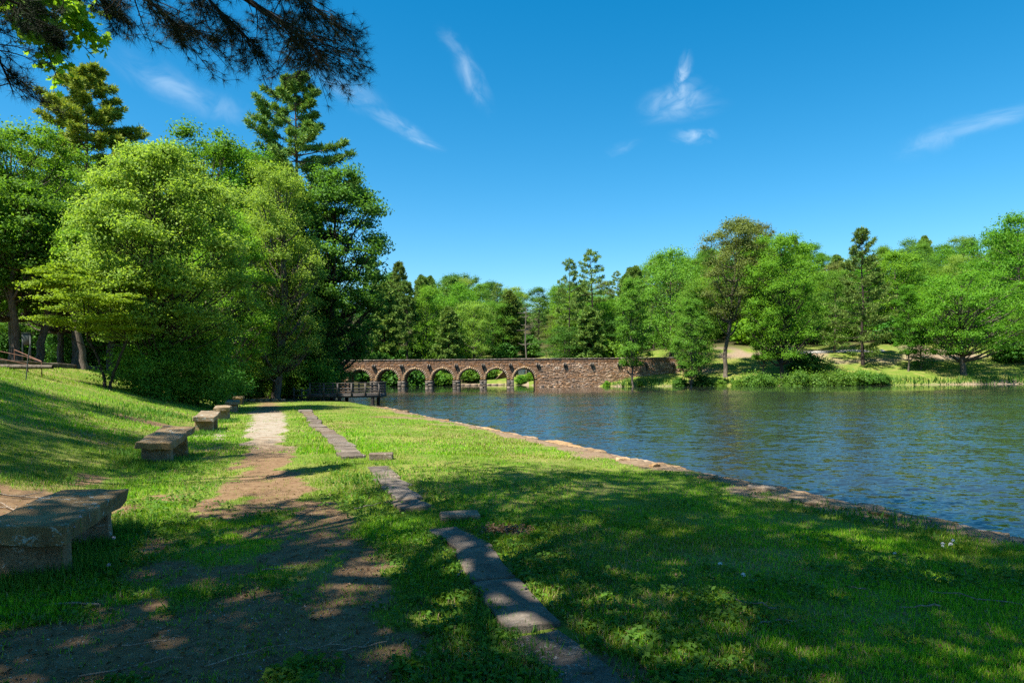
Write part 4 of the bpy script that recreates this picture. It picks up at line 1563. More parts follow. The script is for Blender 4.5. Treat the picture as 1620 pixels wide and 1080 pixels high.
def dead_tree():
    x = at(832, 560, 152)[0]
    z = gz(x, 152)
    H = at(832, 478, 152)[2] - z
    r = np.random.default_rng(5)
    t = thing('dead_tree', 'bare bleached dead tree standing behind the bridge', 'tree', (x, 152, z))
    mb = MB()
    mb.tube([(0, 0, -.3), (.15, 0, H * .25), (-.1, .1, H * .5), (.05, .1, H * .8), (.2, 0, H)], [.2, .17, .14, .09, .03], 7)
    for k in range(26):
        zz = H * r.uniform(.45, .97)
        a = r.random() * 6.28
        L = r.uniform(.8, 2.8)
        p = np.array([.05, .03, zz])
        e = p + np.array([math.cos(a) * L, math.sin(a) * L, r.uniform(-.2, .7)])
        mb.tube(np.array([p, (p + e) / 2 + np.array([0, 0, -.1]), e]), [.07, .05, .02], 4)
    mb.build('trunk', M['dead'], t, True)


dead_tree()
B = {}
B['slim'] = Kind(broadleaf(51, 20, 7.5, 26000, .24, .20, .5, 80, .17, (0, 0), 1, .125, .8, .15, top_w=.6), 'bark', 'leaf_mid', 20, 'broadleaf_tree')
put(B['slim'], 'slender green tree at the water in front of the right end of the bridge', 1001, 117.5, 436, 1.1, wide=1.0)
put(B['slim'], 'tree with a pale trunk leaning over the water edge', 1093, 113, 470, 2.7, wide=1.05, leaf='leaf_mid')
put(F['a'], 'rounded green tree behind the pale trunk at the water edge', 1062, 131, 392, 1.4, wide=.9, leaf='leaf_mid')
put(F['c'], 'bushy green tree at the right end of the bridge', 1100, 121, 440, 5.2, wide=.8, leaf='leaf_mid')
B['olive'] = Kind(broadleaf(52, 27, 12.5, 30000, .26, .36, .6, 80, .34, (2.6, 0), 1, .14, .7, .12, top_w=.5), 'bark', 'leaf_olive', 27, 'broadleaf_tree')
put(B['olive'], 'tall olive brown tree with a dark leaning trunk on the far bank', 1147, 119, 343, 0.2, wide=1.0)
put(B['olive'], 'olive brown tree top behind the bright green tree on the far bank', 1215, 128, 348, 2.4, wide=.7)
B['green'] = Kind(broadleaf(53, 25, 14.0, 46000, .25, .16, .5, 120, .30, (0, 0), 1, .11, .8, .12, top_w=.55), 'bark_dark', 'leaf_bright', 25, 'broadleaf_tree')
put(B['green'], 'big bright green tree in the middle of the far bank', 1236, 114, 368, .6, wide=.98)
put(B['slim'], 'small leafy tree just left of the big bright green tree', 1208, 117, 450, .6, wide=1.0, leaf='leaf_bright')
B['pine'] = Kind(pine(54, 26, 16.0, .08, 1.15, .70, 6, .1, .065, .88, .12, .3, 18, .26, pointed=True), 'bark_dark', 'needle', 26, 'pine_tree')
put(B['pine'], 'pointed dark pine with drooping lower boughs on the far bank', 1365, 121, 362, .2, wide=.92)
put(F['b'], 'mid green tree left of the pointed pine on the far bank', 1320, 131, 425, 2.9, wide=1.0)
B['low'] = Kind(broadleaf(55, 16, 19, 42000, .25, .20, .5, 110, .40, (-1.2, 0), 1, .095, .6, .12), 'bark', 'leaf_bright', 16, 'broadleaf_tree')
put(B['low'], 'low spreading green tree with a dark crooked trunk near the water at right', 1524, 113, 432, .9)
put(B['slim'], 'thin trunked tree left of the low spreading tree', 1437, 116, 448, 4.2, wide=.95, leaf='leaf_bright')
put(F['b'], 'dark bushy young tree beside the thin trunk on the far bank', 1457, 117, 520, 1.2, wide=1.2, leaf='leaf_dark')
put(F['a'], 'tall bright tree at the right edge on the far bank', 1612, 128, 336, 1.9, wide=.9)
put(F['c'], 'bright green tree low at the right edge above the bank', 1640, 117, 470, 2.9, wide=1.1, leaf='leaf_mid')
put(F['d'], 'narrow bright tree between the low spreading tree and the pointed pine', 1415, 140, 395, 2.9, wide=1.2)

for (px, Y, top, w, lab) in [(245, 31.4, 540, .85, 'dark shrub at the foot of the broad pale tree'), (312, 34.5, 532, 1.0, 'shaded dark shrub right of the pale tree trunk'),
                             (335, 42, 572, .9, 'dark shrub beside the far benches')]:
    put(S['dark'], lab, px, Y, top, px * .1, cat='shrub', wide=w, leaf='leaf_mid' if px < 330 else 'leaf_dark')
for k, (px, Y, top, w, lab, lf) in enumerate([
        (1200, 111.6, 594, 1.0, 'rounded pale green shrub at the water below the big bright tree', 'shrub'),
        (1264, 110, 591, 1.0, 'leftmost bush of the long waterside thicket', 'shrub'), (1296, 110.2, 593, 1.0, 'bush second from the left in the waterside thicket', 'shrub'),
        (1330, 110, 590, 1.1, 'bush in the middle of the waterside thicket', 'shrub'), (1363, 110, 589, 1.05, 'tall bush right of the middle of the waterside thicket', 'shrub'),
        (1393, 110, 592, 1.0, 'rightmost bush of the waterside thicket', 'shrub'), (1277, 119, 562, 1.1, 'dark round bush on the far grass near the road', 'leaf_dark'),
        (1425, 110.5, 603, .9, 'low green bush by the thin trunk at the water', 'leaf_bright'), (1476, 110.5, 602, 1.2, 'low dark bush at the water left of the crooked trunk', 'leaf_mid'),
        (1560, 112, 595, 1.0, 'dark bush right of the crooked trunk', 'leaf_mid'), (1600, 119, 540, 1.5, 'large dark bush at the right edge of the far bank', 'leaf_dark'),
        (1490, 116, 583, 1.0, 'small dark bush on the grass of the far bank', 'leaf_mid'), (960, 120.5, 603, .8, 'small bright bush at the base of the dam', 'leaf_bright'),
        (985, 119, 606, .9, 'low bush under the slender tree at the water', 'leaf_mid'), (1012, 117.5, 603, .9, 'rounded bush right of the slender tree foot', 'leaf_bright'),
        (1075, 115, 599, 1.2, 'dark bush by the pale trunk at the water', 'leaf_dark'), (1112, 114, 595, 1.2, 'shaded bush right of the pale trunk at the water', 'leaf_dark'),
        (1140, 113, 601, 1.0, 'low bush below the olive tree', 'leaf_mid'), (1165, 112.5, 602, 1.0, 'low bush left of the rounded pale shrub', 'leaf_mid')]):
    put(S['bank'] if k < 7 else S['far'], lab, px, Y, top, k * 1.3, cat='shrub', wide=w, leaf=lf)
for k, (px, Y, top) in enumerate([(690, 152.5, 588), (708, 153, 592), (745, 156, 580), (770, 158, 576), (824, 151, 594), (838, 152, 590), (845, 151.5, 594), (655, 150, 580), (612, 150, 578), (575, 150, 578), (630, 154, 582)]):
    lab = ['shrub seen through the fourth arch', 'small shrub right under the fourth arch crown', 'green bush seen through the fifth arch', 'bush right of the fifth arch centre', 'bright bush before the white wall in the seventh arch',
           'second bush before the white wall in the seventh arch', 'bush at the right jamb of the seventh arch', 'dark bush seen through the third arch', 'dark bush seen through the second arch', 'dark bush seen through the first arch', 'bush between the second and third arches'][k]
    put(S['far'], lab, px, Y, top, k * 2.1, cat='shrub', wide=1.3, leaf='leaf_bright' if k in (4, 5, 6) else ('leaf_dark' if k > 6 else 'leaf_mid'))
# understory at the dark wood edge, left
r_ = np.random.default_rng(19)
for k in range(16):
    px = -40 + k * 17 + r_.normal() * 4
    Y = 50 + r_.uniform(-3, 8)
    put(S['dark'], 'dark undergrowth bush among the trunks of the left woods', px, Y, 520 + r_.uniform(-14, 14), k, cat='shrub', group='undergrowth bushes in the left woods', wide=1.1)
for k, (px, Y, top) in enumerate([(452, 56, 560), (478, 57, 548), (500, 55, 575), (395, 58, 560), (372, 52, 560), (345, 48, 570), (512, 57, 592), (505, 62, 560)]):
    put(S['dark'], ['leafy bush right of the thick grey trunk', 'tall bush behind the pier railing', 'small bush at the landward end of the pier', 'bush left of the pale trunks', 'shaded bush at the left of the path end',
                    'dark bush behind the middle benches', 'low bush behind the pier posts', 'tall dark bush at the left end of the bridge'][k], px, Y, top, k * 1.9, cat='shrub', wide=.9, leaf='leaf_mid' if k in (0, 2, 3, 6) else 'leaf_dark')

# ------------------------------------------------------------------ shade trees round the camera
N_ = {}
N_['shade'] = Kind(broadleaf(71, 20, 12.5, 21000, .20, .46, .5, 66, .27, (0, 0), 1, .13, .5, .12, seg=9), 'bark', 'leaf_mid', 20, 'broadleaf_tree')
N_['shadepine'] = Kind(pine(72, 20, 9.5, .42, .9, .40, 10, .2, .03, .9, .06, .26, 16, .34), 'bark_pine', 'needle', 20, 'pine_tree')
SHADE = [('shade', -4.6, .6, 20, .3, 1.0), ('shade', 0.3, -3.3, 20, 1.9, 1.05), ('shade', -12.0, -4.4, 19, 3.1, 1.0), ('shade', -17.8, 7.0, 19, 4.4, .9),
         ('shade', -21.5, 1.0, 20, 5.2, 1.05), ('shadepine', -9.0, -9.0, 24, 1.0, 1.0), ('shade', -23.0, 10.0, 20, 2.6, .9), ('shade', 7.0, -8.5, 19, 0.9, 1.0), ('shade', -3.0, -11.0, 20, 4.9, 1.0)]
for k, (kd, x, y, h, rz, w) in enumerate(SHADE):
    lab = ['broadleaf tree beside the nearest bench shading the path', 'tall broadleaf tree behind the path start', 'broadleaf tree shading the lawn by the water', 'broadleaf tree on the slope left of the benches',
           'big broadleaf tree on the upper slope', 'tall pine behind the nearest bench', 'broadleaf tree at the top of the slope', 'broadleaf tree by the lake wall behind the view', 'broadleaf tree on the path behind the view'][k]
    N_[kd].place(lab, x, y, h, rz, wide=w)


def overhang_pine():
    """a pine just left of the view; its lower boughs hang into the top of the picture"""
    r = np.random.default_rng(90)
    tx, ty = -7.6, 1.2
    z0 = gz(tx, ty)
    t = thing('pine_tree', 'shade darkened pine boughs with needle tufts hanging into the top left of the view', 'tree', (0, 0, 0))
    mb = MB()
    zz = np.linspace(z0 - .3, z0 + 17, 10)
    mb.tube(np.stack([tx + .1 * np.sin(zz), ty + .08 * np.cos(zz * .7), zz], 1), np.linspace(.3, .04, 10), 10)
    mb.build('trunk', M['bark_pine'], t, True)
    tips, dirs = [], []
    br = MB()

    def bough(root, pts, r0, nsub, sublen, jit=.5, start=.25, plane=None, tw=(4, 8)):
        P = np.array([root] + pts, float)
        s = np.linspace(0, len(P) - 1, 26)
        Q = np.stack([np.interp(s, range(len(P)), P[:, i]) for i in range(3)], 1)
        for _ in range(3):
            Q[1:-1] = (Q[:-2] + 2 * Q[1:-1] + Q[2:]) / 4
        Q[2:] += np.cumsum(r.normal(size=(24, 3)), 0) * .008
        br.tube(Q, np.linspace(r0, .006, 26), 6)
        up = np.array([.15, -.65, .75]) if plane is None else np.array(plane)
        for k in range(nsub):
            f = start + (1 - start) * (k + r.random()) / nsub
            i = min(24, int(f * 25))
            T = nrm(Q[min(25, i + 1)] - Q[max(0, i - 1)])
            side = nrm(np.cross(T, up)) * r.choice([-1, 1])
            d = nrm(T * r.uniform(.45, 1.1) + side * r.uniform(.35, 1.0) + up * r.normal() * .22 + np.array([0, 0, -.12]))
            L = sublen * r.uniform(.45, 1.1) * (1.15 - .6 * f)
            a = Q[i]
            bend = a + d * L * .5 + np.array([0, 0, .06 * L]) + r.normal(size=3) * .03
            e = a + d * L + np.array([0, 0, -.10 * L]) + r.normal(size=3) * .04
            S_ = bez(a, bend, e, 8)
            rr = .0085 * (1.2 - f * .5)
            br.tube(S_, np.linspace(rr, .0028, 8), 4)
            for j in range(r.integers(*tw) - 1):
                g = r.uniform(.25, 1.0)
                b0 = np.array([np.interp(g * 7, range(8), S_[:, c]) for c in range(3)])
                sd = nrm(np.cross(d, up)) * r.choice([-1, 1])
                d2 = nrm(d * r.uniform(.4, 1.0) + sd * r.uniform(.2, .9) + r.normal(size=3) * .25 + np.array([0, 0, -.1]))
                l2 = L * r.uniform(.18, .48)
                m2 = b0 + d2 * l2 * .5 + r.normal(size=3) * .02
                e2 = b0 + d2 * l2 + np.array([0, 0, .03])
                br.tube(np.array([b0, m2, e2]), [.0038, .003, .002], 3)
                tips.append(e2); dirs.append(nrm(e2 - m2))
                if r.random() < .3:
                    tips.append(m2); dirs.append(d2)
            tips.append(e); dirs.append(nrm(e - bend))
        tips.append(Q[-1]); dirs.append(nrm(Q[-1] - Q[-3]))
    root = np.array([tx, ty, z0 + 6.4])
    bough(root, [at(250, -90, 6.6), at(385, 0, 7.4), at(455, 48, 7.9), at(480, 70, 8.4), at(510, 92, 8.9)], .05, 70, 1.12, start=.40)
    bough(root + [0, 0, .5], [at(330, -130, 7.4), at(430, -30, 7.8), at(480, 5, 8.2), at(520, 38, 8.6)], .04, 44, .95, start=.42)
    bough(root + [0, 0, .2], [at(120, -110, 6.2), at(215, -15, 7.0), at(275, 30, 7.4), at(315, 50, 7.8)], .035, 40, .95, start=.4)
    bough(root + [0, 0, .3], [at(200, -120, 6.6), at(290, -45, 7.2), at(350, 20, 7.7), at(395, 75, 8.2)], .03, 40, .95, start=.42)
    bough(root + [0, 0, -.6], [at(-240, -40, 4.6), at(-90, 10, 5.6), at(-10, 60, 6.4), at(22, 128, 6.9)], .035, 36, .62, start=.4)
    bough(root + [0, 0, -.2], [at(-160, -80, 5.0), at(-40, -30, 6.0), at(30, 10, 6.6), at(60, 60, 7.0)], .035, 30, .6, start=.4)
    bough(root + [0, 0, .1], [at(20, -120, 6.0), at(90, -50, 6.8), at(150, -5, 7.3), at(200, 30, 7.6)], .035, 30, .6, start=.4)
    # crown above and behind, out of view but throwing shade
    for k in range(26):
        a = k * 2.4
        z = z0 + 7.5 + k * .36
        L = 4.6 * (1 - k / 30)
        p = np.array([tx, ty, z])
        d = np.array([math.cos(a), math.sin(a), .12])
        bough(p, [p + d * L * .5 + [0, 0, .1], p + d * L], .045, 14, 1.3, start=.2, plane=(0, 0, 1), tw=(3, 5))
    br.build('branch', M['bark_dark'], t, True)
    T_, D_ = np.array(tips), np.array(dirs)
    n = 30
    m = len(T_) * n
    C = np.repeat(T_, n, 0)
    back = np.repeat(D_, n, 0)
    C = C - back * r.uniform(0, .025, m)[:, None]
    D = nrm(back * .45 + nrm(r.normal(size=(m, 3))) * .95)
    L = r.uniform(.08, .14, m)[:, None]
    Sd = nrm(np.cross(D, nrm(r.normal(size=(m, 3))))) * .0016
    bendv = np.array([0, 0, -.012])
    V = np.stack([C - Sd, C + Sd, C + D * L + bendv], 1).reshape(-1, 3)
    me = np_mesh('crown', V, [np.arange(m * 3).reshape(-1, 3)])
    me.materials.append(M['needle_shaded'])
    link('crown', me, t)


overhang_pine()


def overhang_leaves():
    """lit broad leaves of a tree standing left of the view"""
    r = np.random.default_rng(91)
    tx, ty = -13.5, 5.5
    z0 = gz(tx, ty)
    t = thing('broadleaf_tree', 'sunlit broad leafed branch hanging into the top left corner', 'tree', (0, 0, 0))
    mb = MB()
    zz = np.linspace(z0 - .3, z0 + 11, 8)
    mb.tube(np.stack([tx + .15 * np.sin(zz), ty + .1 * np.cos(zz), zz], 1), np.linspace(.2, .03, 8), 9)
    C, N = [], []
    root = np.array([tx, ty, z0 + 6.0])
    for pts, n in (([at(-120, -60, 8.0), at(0, 0, 8.8), at(75, 50, 9.3), at(108, 100, 9.6)], 30), ([at(-60, -90, 8.2), at(70, -10, 9.0), at(125, 20, 9.5), at(152, 62, 9.9)], 30),
                   ([at(-80, -80, 8.4), at(30, -20, 9.0), at(80, 20, 9.4), at(150, 92, 9.9)], 26), ([at(-90, -120, 8.4), at(40, -40, 9.0), at(100, -10, 9.4), at(135, 8, 9.7)], 22),
                   ([at(-90, -20, 8.0), at(10, 20, 8.8), at(70, 70, 9.2), at(92, 128, 9.5)], 20)):
        P = np.array([root] + pts)
        s = np.linspace(0, len(P) - 1, 20)
        Q = np.stack([np.interp(s, range(len(P)), P[:, i]) for i in range(3)], 1)
        Q[1:-1] = (Q[:-2] + 2 * Q[1:-1] + Q[2:]) / 4
        mb.tube(Q, np.linspace(.03, .004, 20), 5)
        for k in range(n):
            i = int(r.uniform(.42, 1.0) * 19)
            e = Q[i] + nrm(r.normal(size=3)) * r.uniform(.1, .42)
            mb.tube(np.array([Q[i], (Q[i] + e) / 2 + [0, 0, .03], e]), [.005, .004, .002], 3)
            for f in range(9):
                c = lerp(Q[i], e, r.uniform(.3, 1.05)) + r.normal(size=3) * .05
                C.append(c); N.append(r.normal(size=3) * .6 + [.0, -.25, .7])
    mb.build('trunk', M['bark_dark'], t, True)
    # maple like leaf of five lobes
    C, N = np.array(C), nrm(np.array(N))
    n = len(C)
    A = nrm(np.cross(N, nrm(r.normal(size=(n, 3)))))
    B_ = np.cross(N, A)
    s = r.uniform(.045, .075, n)[:, None]
    pat = [(0, -.8), (.45, -.55), (1.0, -.25), (.55, .1), (.75, .65), (.25, .45), (0, 1.15), (-.25, .45), (-.75, .65), (-.55, .1), (-1.0, -.25), (-.45, -.55)]
    V = np.stack([C + s * (a * A + b * B_) + N * s * .25 * abs(a) for a, b in pat], 1).reshape(-1, 3)
    me = np_mesh('crown', V, [np.arange(n * 12).reshape(-1, 12)])
    me.materials.append(M['leaf_yellow'])
    link('crown', me, t)


overhang_leaves()


# ------------------------------------------------------------------ grass
def in_view(n, y0, y1, r, margin=1.12, power=1.0):
    """random ground points inside a wedge a little wider than the view, denser when near"""
    u = r.random(n)
    y = y0 * (y1 / y0) ** (u ** power)
    x = (r.random(n) * 2 - 1) * (.75 * margin) * y
    x = np.where(r.random(n) < .03, x * 1.15, x)
    return x, y


def blades(x, y, hgt, wid, r, lean=.5, two=False):
    z = ground_z(x, y) - .005
    n = len(x)
    a = r.random(n) * 2 * math.pi
    l = hgt * lean * r.random(n) ** .7
    T = np.stack([x + np.cos(a) * l, y + np.sin(a) * l, z + hgt * np.sqrt(np.clip(1 - (l / hgt) ** 2, .1, 1))], 1)
    b = a + math.pi / 2 + r.normal(size=n) * .5
    W = np.stack([np.cos(b), np.sin(b), np.zeros(n)], 1) * (wid / 2)[:, None]
    P = np.stack([x, y, z], 1)
    if not two:
        return np.stack([P - W, P + W, T], 1).reshape(-1, 3), np.arange(n * 3).reshape(-1, 3)
    Mi = lerp(P, T, .55) + np.stack([np.zeros(n), np.zeros(n), hgt * .13], 1)
    V = np.stack([P - W, P + W, Mi + W * .75, Mi - W * .75, T], 1).reshape(-1, 3)
    i = np.arange(n)[:, None] * 5
    return V, (i + np.array([[0, 1, 2, 3]]), i + np.array([[3, 2, 4]]))


def stone_free(x, y):
    """off the edging slabs, the wall and the benches"""
    q = qof(x, y)
    on_edge = (np.abs(q - (1.62 + .2 * sstep(y, 3.5, 7) - .18 * sstep(y, 12.2, 13.2))) < .12 + .13 * vnoise(x * 9, y * 7, 44)) & ((y < 7.1) | ((y > 8.1) & (y < 12.05)) | (y > 13.3)) & (y < 32)
    wall = (x > wall_x(y) - .19) & (y < 41)
    return ~(on_edge | wall)


def build_grass():
    r = np.random.default_rng(123)
    acc = {k: [[], [], [], 0] for k in ('grass', 'grass_pale', 'grass_dry')}
    for (n, y0, y1, h, w, two, keepd) in ((230000, 3.0, 7.5, .050, .0055, True, 1), (230000, 6.5, 16, .052, .009, False, 1), (230000, 14, 47, .06, .022, False, 1)):
        x, y = in_view(n, y0, y1, r)
        q = qof(x, y)
        d = lake_sd(x, y)
        dm = dirt_mask(x, y)
        cl = fbm(x * 1.6, y * 1.6, 51, 3)
        big = fbm(x * .5, y * .5, 57, 3)
        dens = np.clip(1.15 - dm * 1.22, 0.02 + .30 * sstep(fbm(x * 2.8, y * 2.0, 83, 3), .48, .68) * (y < 11), 1) * np.clip(.35 + 1.5 * (cl - .2), .15, 1)
        keep = (r.random(n) < dens) & (d > .1) & stone_free(x, y) & (-q < 10.4) & (y < 46)
        keep &= ~((y > 44.0) & (x < -15))
        x, y, cl, q, dm, big = x[keep], y[keep], cl[keep], q[keep], dm[keep], big[keep]
        m = len(x)
        # mown lawn to the right, rougher growth along the edging, the benches and the slope
        rough = np.exp(-((q - 1.2) / .35) ** 2) * .55 + np.exp(-((q + 1.9) / .8) ** 2) * .6 + sstep(-q, 2.4, 4) * .35 + np.exp(-((q - 2.15) / .25) ** 2) * .35
        hg = h * r.uniform(.45, 1.25, m) * (.55 + .8 * cl + rough) * (1 - .45 * dm)
        wd = w * r.uniform(.7, 1.35, m)
        dry = r.random(m) < (.05 + .25 * dm + .22 * sstep(big, .52, .68))
        pale = ~dry & (r.random(m) < sstep(fbm(x * .7, y * .45, 59, 4), .44, .60) * .8)
        for key, sel in (('grass', ~dry & ~pale), ('grass_pale', pale), ('grass_dry', dry)):
            V, f = blades(x[sel], y[sel], hg[sel], wd[sel], r, .75, two)
            A = acc[key]
            A[0].append(V)
            if two:
                A[1].append(f[0] + A[3])
                A[2].append(f[1] + A[3])
            else:
                A[2].append(f + A[3])
            A[3] += len(V)
    for key, nm, lab in (('grass', 'grass', 'short green lawn grass dappled with light and shade'), ('grass_pale', 'pale_grass', 'paler yellow green grass growing in patches of the lawn'),
                         ('grass_dry', 'dry_grass', 'dry straw coloured blades scattered through the lawn')):
        A = acc[key]
        me = np_mesh(nm, np.concatenate(A[0]), [np.concatenate(A[1]), np.concatenate(A[2])])
        me.materials.append(M[key])
        tag(link(nm, me), lab, 'grass', kind='stuff')
    # broad leaved weeds in the turf
    n = 26000
    x, y = in_view(n, 3.0, 13, r)
    q = qof(x, y)
    cl = fbm(x * .9, y * .9, 63, 3)
    dm = dirt_mask(x, y)
    near_edge = np.exp(-((q - 1.25) / .4) ** 2) + np.exp(-((q + 1.5) / .55) ** 2) * .8 + .9 * np.exp(-((q - 2.2) / .35) ** 2)
    keep = (r.random(n) < np.clip((cl - .45) * 3.5, 0, .8) * .7 + near_edge * .45) & (dm < .7) & (lake_sd(x, y) > .6) & stone_free(x, y)
    x, y = x[keep], y[keep]
    k = 5
    X = np.repeat(x, k) + r.normal(size=len(x) * k) * .022
    Y = np.repeat(y, k) + r.normal(size=len(x) * k) * .022
    C = np.stack([X, Y, ground_z(X, Y) + r.uniform(.012, .06, len(X))], 1)
    N = r.normal(size=C.shape) * .45 + np.array([0, 0, 1.0])
    V, Fq = leaf_mesh(C, N, .038, r, .7)
    me = np_mesh('weeds', V, [Fq])
    me.materials.append(M['weed'])
    tag(link('ground_cover', me), 'small round weed leaves and clover low in the turf', 'weeds', kind='stuff')
    # long rough tufts round bench feet and stones
    Vt, Tt, offt = [], [], 0
    for (px, py, n, sp, h) in ((60, 915, 1400, .30, .15), (120, 908, 900, .22, .16), (20, 940, 700, .35, .12), (186, 845, 700, .2, .18), (150, 870, 700, .25, .14), (225, 735, 700, .3, .14), (265, 737, 900, .4, .13), (215, 720, 400, .4, .14),
                             (320, 686, 600, .5, .14), (345, 668, 500, .6, .14), (345, 940, 300, .3, .1), (760, 990, 900, .22, .09), (800, 1040, 900, .22, .09), (690, 900, 700, .2, .08), (650, 830, 600, .25, .08),
                             (1010, 1040, 500, .2, .08), (575, 760, 500, .4, .1), (200, 655, 500, .9, .18), (255, 655, 500, .9, .2), (1440, 835, 400, .4, .12), (1340, 815, 400, .4, .1), (70, 760, 500, .4, .1)):
        p = ground_at(px, py)
        x, y = p[0] + r.normal(size=n) * sp * .6, p[1] + r.normal(size=n) * sp * .9
        out = blades(x, y, h * r.uniform(.4, 1.2, n), (.007 + .0012 * p[1]) * r.uniform(.6, 1.2, n), r, .8)
        Vt.append(out[0]); Tt.append(out[1] + offt); offt += len(out[0])
    me = np_mesh('grass_tufts', np.concatenate(Vt), [np.concatenate(Tt)])
    me.materials.append(M['weed'])
    tag(link('rough_grass', me), 'longer rough grass growing round the bench feet and edging', 'grass', kind='stuff')
    # shore growth on the far bank and along the dam foot
    n = 15000
    y = r.uniform(104, 124, n)
    x = r.uniform(12, 100, n)
    d = lake_sd(x, y)
    keep = (d > .0) & (d < 3.2 + 2.0 * (fbm(x * .2, y * .2, 12, 2) - .5)) & (y < 122.4)
    x, y = x[keep], y[keep]
    h = r.uniform(.25, .9, len(x)) * (.6 + fbm(x * .3, y * .3, 14, 2))
    V, Tq = blades(x, y, h, r.uniform(.10, .22, len(x)), r, .6)
    me = np_mesh('shore_plants', V, [Tq])
    me.materials.append(M['shrub'])
    tag(link('shore_weeds', me), 'green weeds fringing the far waterline', 'weeds', kind='stuff')


build_grass()


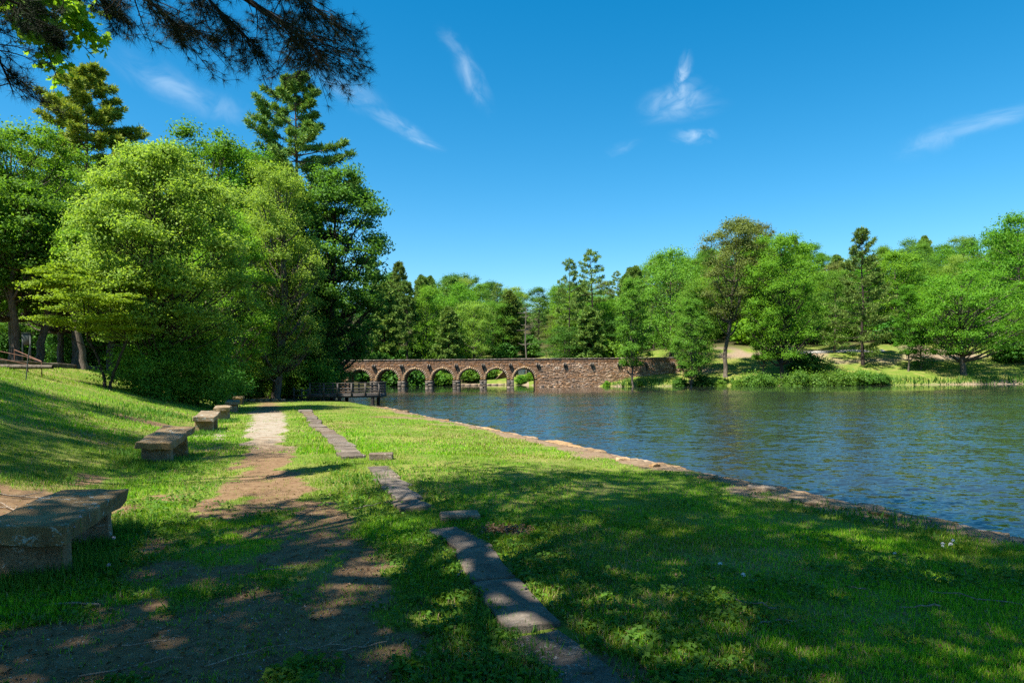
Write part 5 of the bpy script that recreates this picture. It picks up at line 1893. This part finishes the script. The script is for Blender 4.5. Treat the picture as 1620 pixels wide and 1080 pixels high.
# ------------------------------------------------------------------ litter on the ground
def build_litter():
    r = np.random.default_rng(202)
    # small gravel of the worn path
    n = 9000
    x, y = in_view(n, 2.9, 9, r)
    dm = dirt_mask(x, y)
    q = qof(x, y)
    keep = (dm > .45) & (q < 1.4) & (r.random(n) < .75)
    x, y = x[keep], y[keep]
    z = ground_z(x, y)
    s = r.uniform(.003, .010, len(x))[:, None]
    C = np.stack([x, y, z + s[:, 0] * .3], 1)
    tet = nrm(r.normal(size=(len(x), 6, 3)) * .5 + np.array([[1, 0, 0], [-1, 0, 0], [0, 1, 0], [0, -1, 0], [0, 0, .8], [0, 0, -.8]])[None])
    V = (C[:, None] + tet * s[:, None] * r.uniform(.6, 1.2, (len(x), 6, 1))).reshape(-1, 3)
    base = np.array([[0, 2, 4], [2, 1, 4], [1, 3, 4], [3, 0, 4], [2, 0, 5], [1, 2, 5], [3, 1, 5], [0, 3, 5]])
    T = (np.arange(len(x))[:, None, None] * 6 + base[None]).reshape(-1, 3)
    me = np_mesh('gravel', V, [T])
    me.materials.append(M['chip'])
    tag(link('gravel', me), 'fine grey gravel scattered on the worn path', 'gravel', kind='stuff')
    # dry leaves and needles
    n = 9000
    x, y = in_view(n, 2.9, 16, r)
    q = qof(x, y)
    dm = dirt_mask(x, y)
    keep = (r.random(n) < .30 + .6 * dm) & (lake_sd(x, y) > .1) & (q < 8)
    x, y = x[keep], y[keep]
    p = ground_at(797, 842)
    X2, Y2 = p[0] + r.normal(size=420) * .13, p[1] + r.normal(size=420) * .12
    Z = np.concatenate([ground_z(x, y) + .008, ground_z(X2, Y2) + r.uniform(.005, .06, 420)])
    x, y = np.concatenate([x, X2]), np.concatenate([y, Y2])
    V, Fq = leaf_mesh(np.stack([x, y, Z], 1), r.normal(size=(len(x), 3)) * .35 + [0, 0, 1], .038, r, .5)
    me = np_mesh('dry_leaves', V, [Fq])
    me.materials.append(M['litter'])
    tag(link('leaf_litter', me), 'brown dry leaves and needles scattered on the ground, heaped by the edging', 'leaves', kind='stuff')
    # fallen twigs
    sticks = [(590, 803, .55, .9, 'thin pale twig on the dirt just left of the path edging'), (235, 1025, .28, .35, 'short pale stick lying in the dappled dirt at lower left'),
              (210, 1058, .5, .5, 'thin long twig on dark gravel at the bottom left'), (400, 1045, .5, .55, 'curved twig on the dark gravel of the path'), (520, 1028, .36, .3, 'pale forked stick near the grass at bottom centre'),
              (572, 1030, .3, .6, 'short twig beside the pale forked stick'), (728, 912, .12, 1.3, 'tiny white twig beside the second edging slab'), (1195, 962, .28, 2.6, 'brown stick on the shaded lawn in the middle'),
              (1232, 992, .3, .25, 'forked grey twig on the shaded lawn'), (1352, 935, .16, 2.4, 'short grey twig near the middle of the lawn'), (1545, 955, .6, 2.65, 'long thin grey twig at the right of the lawn'),
              (1450, 960, .3, 3.0, 'pale twig left of the long thin twig'), (50, 965, .9, 3.1, 'long bent stick before the nearest bench'), (30, 790, .7, .5, 'grey dead branch on the reddish soil left of the nearest bench'),
              (15, 806, .6, 2.7, 'second grey branch on the reddish soil'), (440, 905, .25, .4, 'small twig in the middle of the dappled path'), (930, 812, .22, 2.7, 'thin twig on the lawn right of the brown leaf heap')]
    for (px, py, L, a, lab) in sticks:
        p = ground_at(px, py)
        mb = MB()
        k = 7
        t_ = np.linspace(-.5, .5, k)
        w = np.cumsum(r.normal(0, .03, k)) * L
        x = p[0] + t_ * L * math.cos(a) - w * math.sin(a)
        y = p[1] + t_ * L * math.sin(a) + w * math.cos(a)
        P = np.stack([x, y, ground_z(x, y) + .022 + .012 * np.abs(r.normal(size=k))], 1)
        rr = .0035 + .0045 * r.random() + .0012 * p[1] * .4
        mb.tube(P, np.linspace(rr, rr * .5, k), 5)
        if 'fork' in lab or 'branch' in lab:
            e = P[3] + np.array([math.cos(a + .7), math.sin(a + .7), .03]) * L * .4
            mb.tube(np.array([P[3], (P[3] + e) / 2, e]), [rr * .7, rr * .5, rr * .3], 4)
        tag(mb.build('fallen_twig', M['twig'], None, True), lab, 'twig', 'fallen twigs')
    # white flowers in the lawn and pink ones by the bench
    fl = [(1491, 862, 'w'), (1492, 867, 'w'), (1504, 863, 'w'), (1508, 857, 'w'), (1416, 879, 'w'), (1139, 895, 'w'), (1176, 913, 'w'), (91, 833, 'p'), (97, 812, 'p'), (147, 850, 'p'), (68, 858, 'p'), (150, 893, 'p')]
    for k, (px, py, c) in enumerate(fl):
        p = ground_at(px, py + (6 if c == 'w' else 50))
        if c == 'p':
            p = ground_at(px + 25, 918)
            p[0] += r.normal() * .1
        h = at(px, py, p[1])[2] - p[2]
        h = float(np.clip(h, .05, .5))
        lab = 'tiny white clover flower standing in the shaded lawn at right' if c == 'w' else 'pale pink wild flower on a thin stalk by the nearest bench'
        t = thing('wild_flower', lab, 'flower', (p[0], p[1], p[2]), r.random() * 6, 'white flowers in the lawn' if c == 'w' else 'pink flowers by the nearest bench')
        mb = MB()
        mb.tube([(0, 0, -.02), (.01, 0, h * .6), (0, 0, h)], [.002, .0018, .0015], 4)
        mb.build('stem', M['weed'], t)
        s = .017 if c == 'w' else .014
        nn = 12
        C = np.stack([np.cos(np.arange(nn) * 2.4) * s * .6, np.sin(np.arange(nn) * 2.4) * s * .6, h + r.uniform(-.4, .6, nn) * s], 1)
        V, Fq = leaf_mesh(C, C * [1, 1, 0] / s + [0, 0, .7], s * 1.3, r, .7)
        me = np_mesh('petals', V, [Fq])
        me.materials.append(M['petal' if c == 'w' else 'petal_pink'])
        link('blossom', me, t)


build_litter()
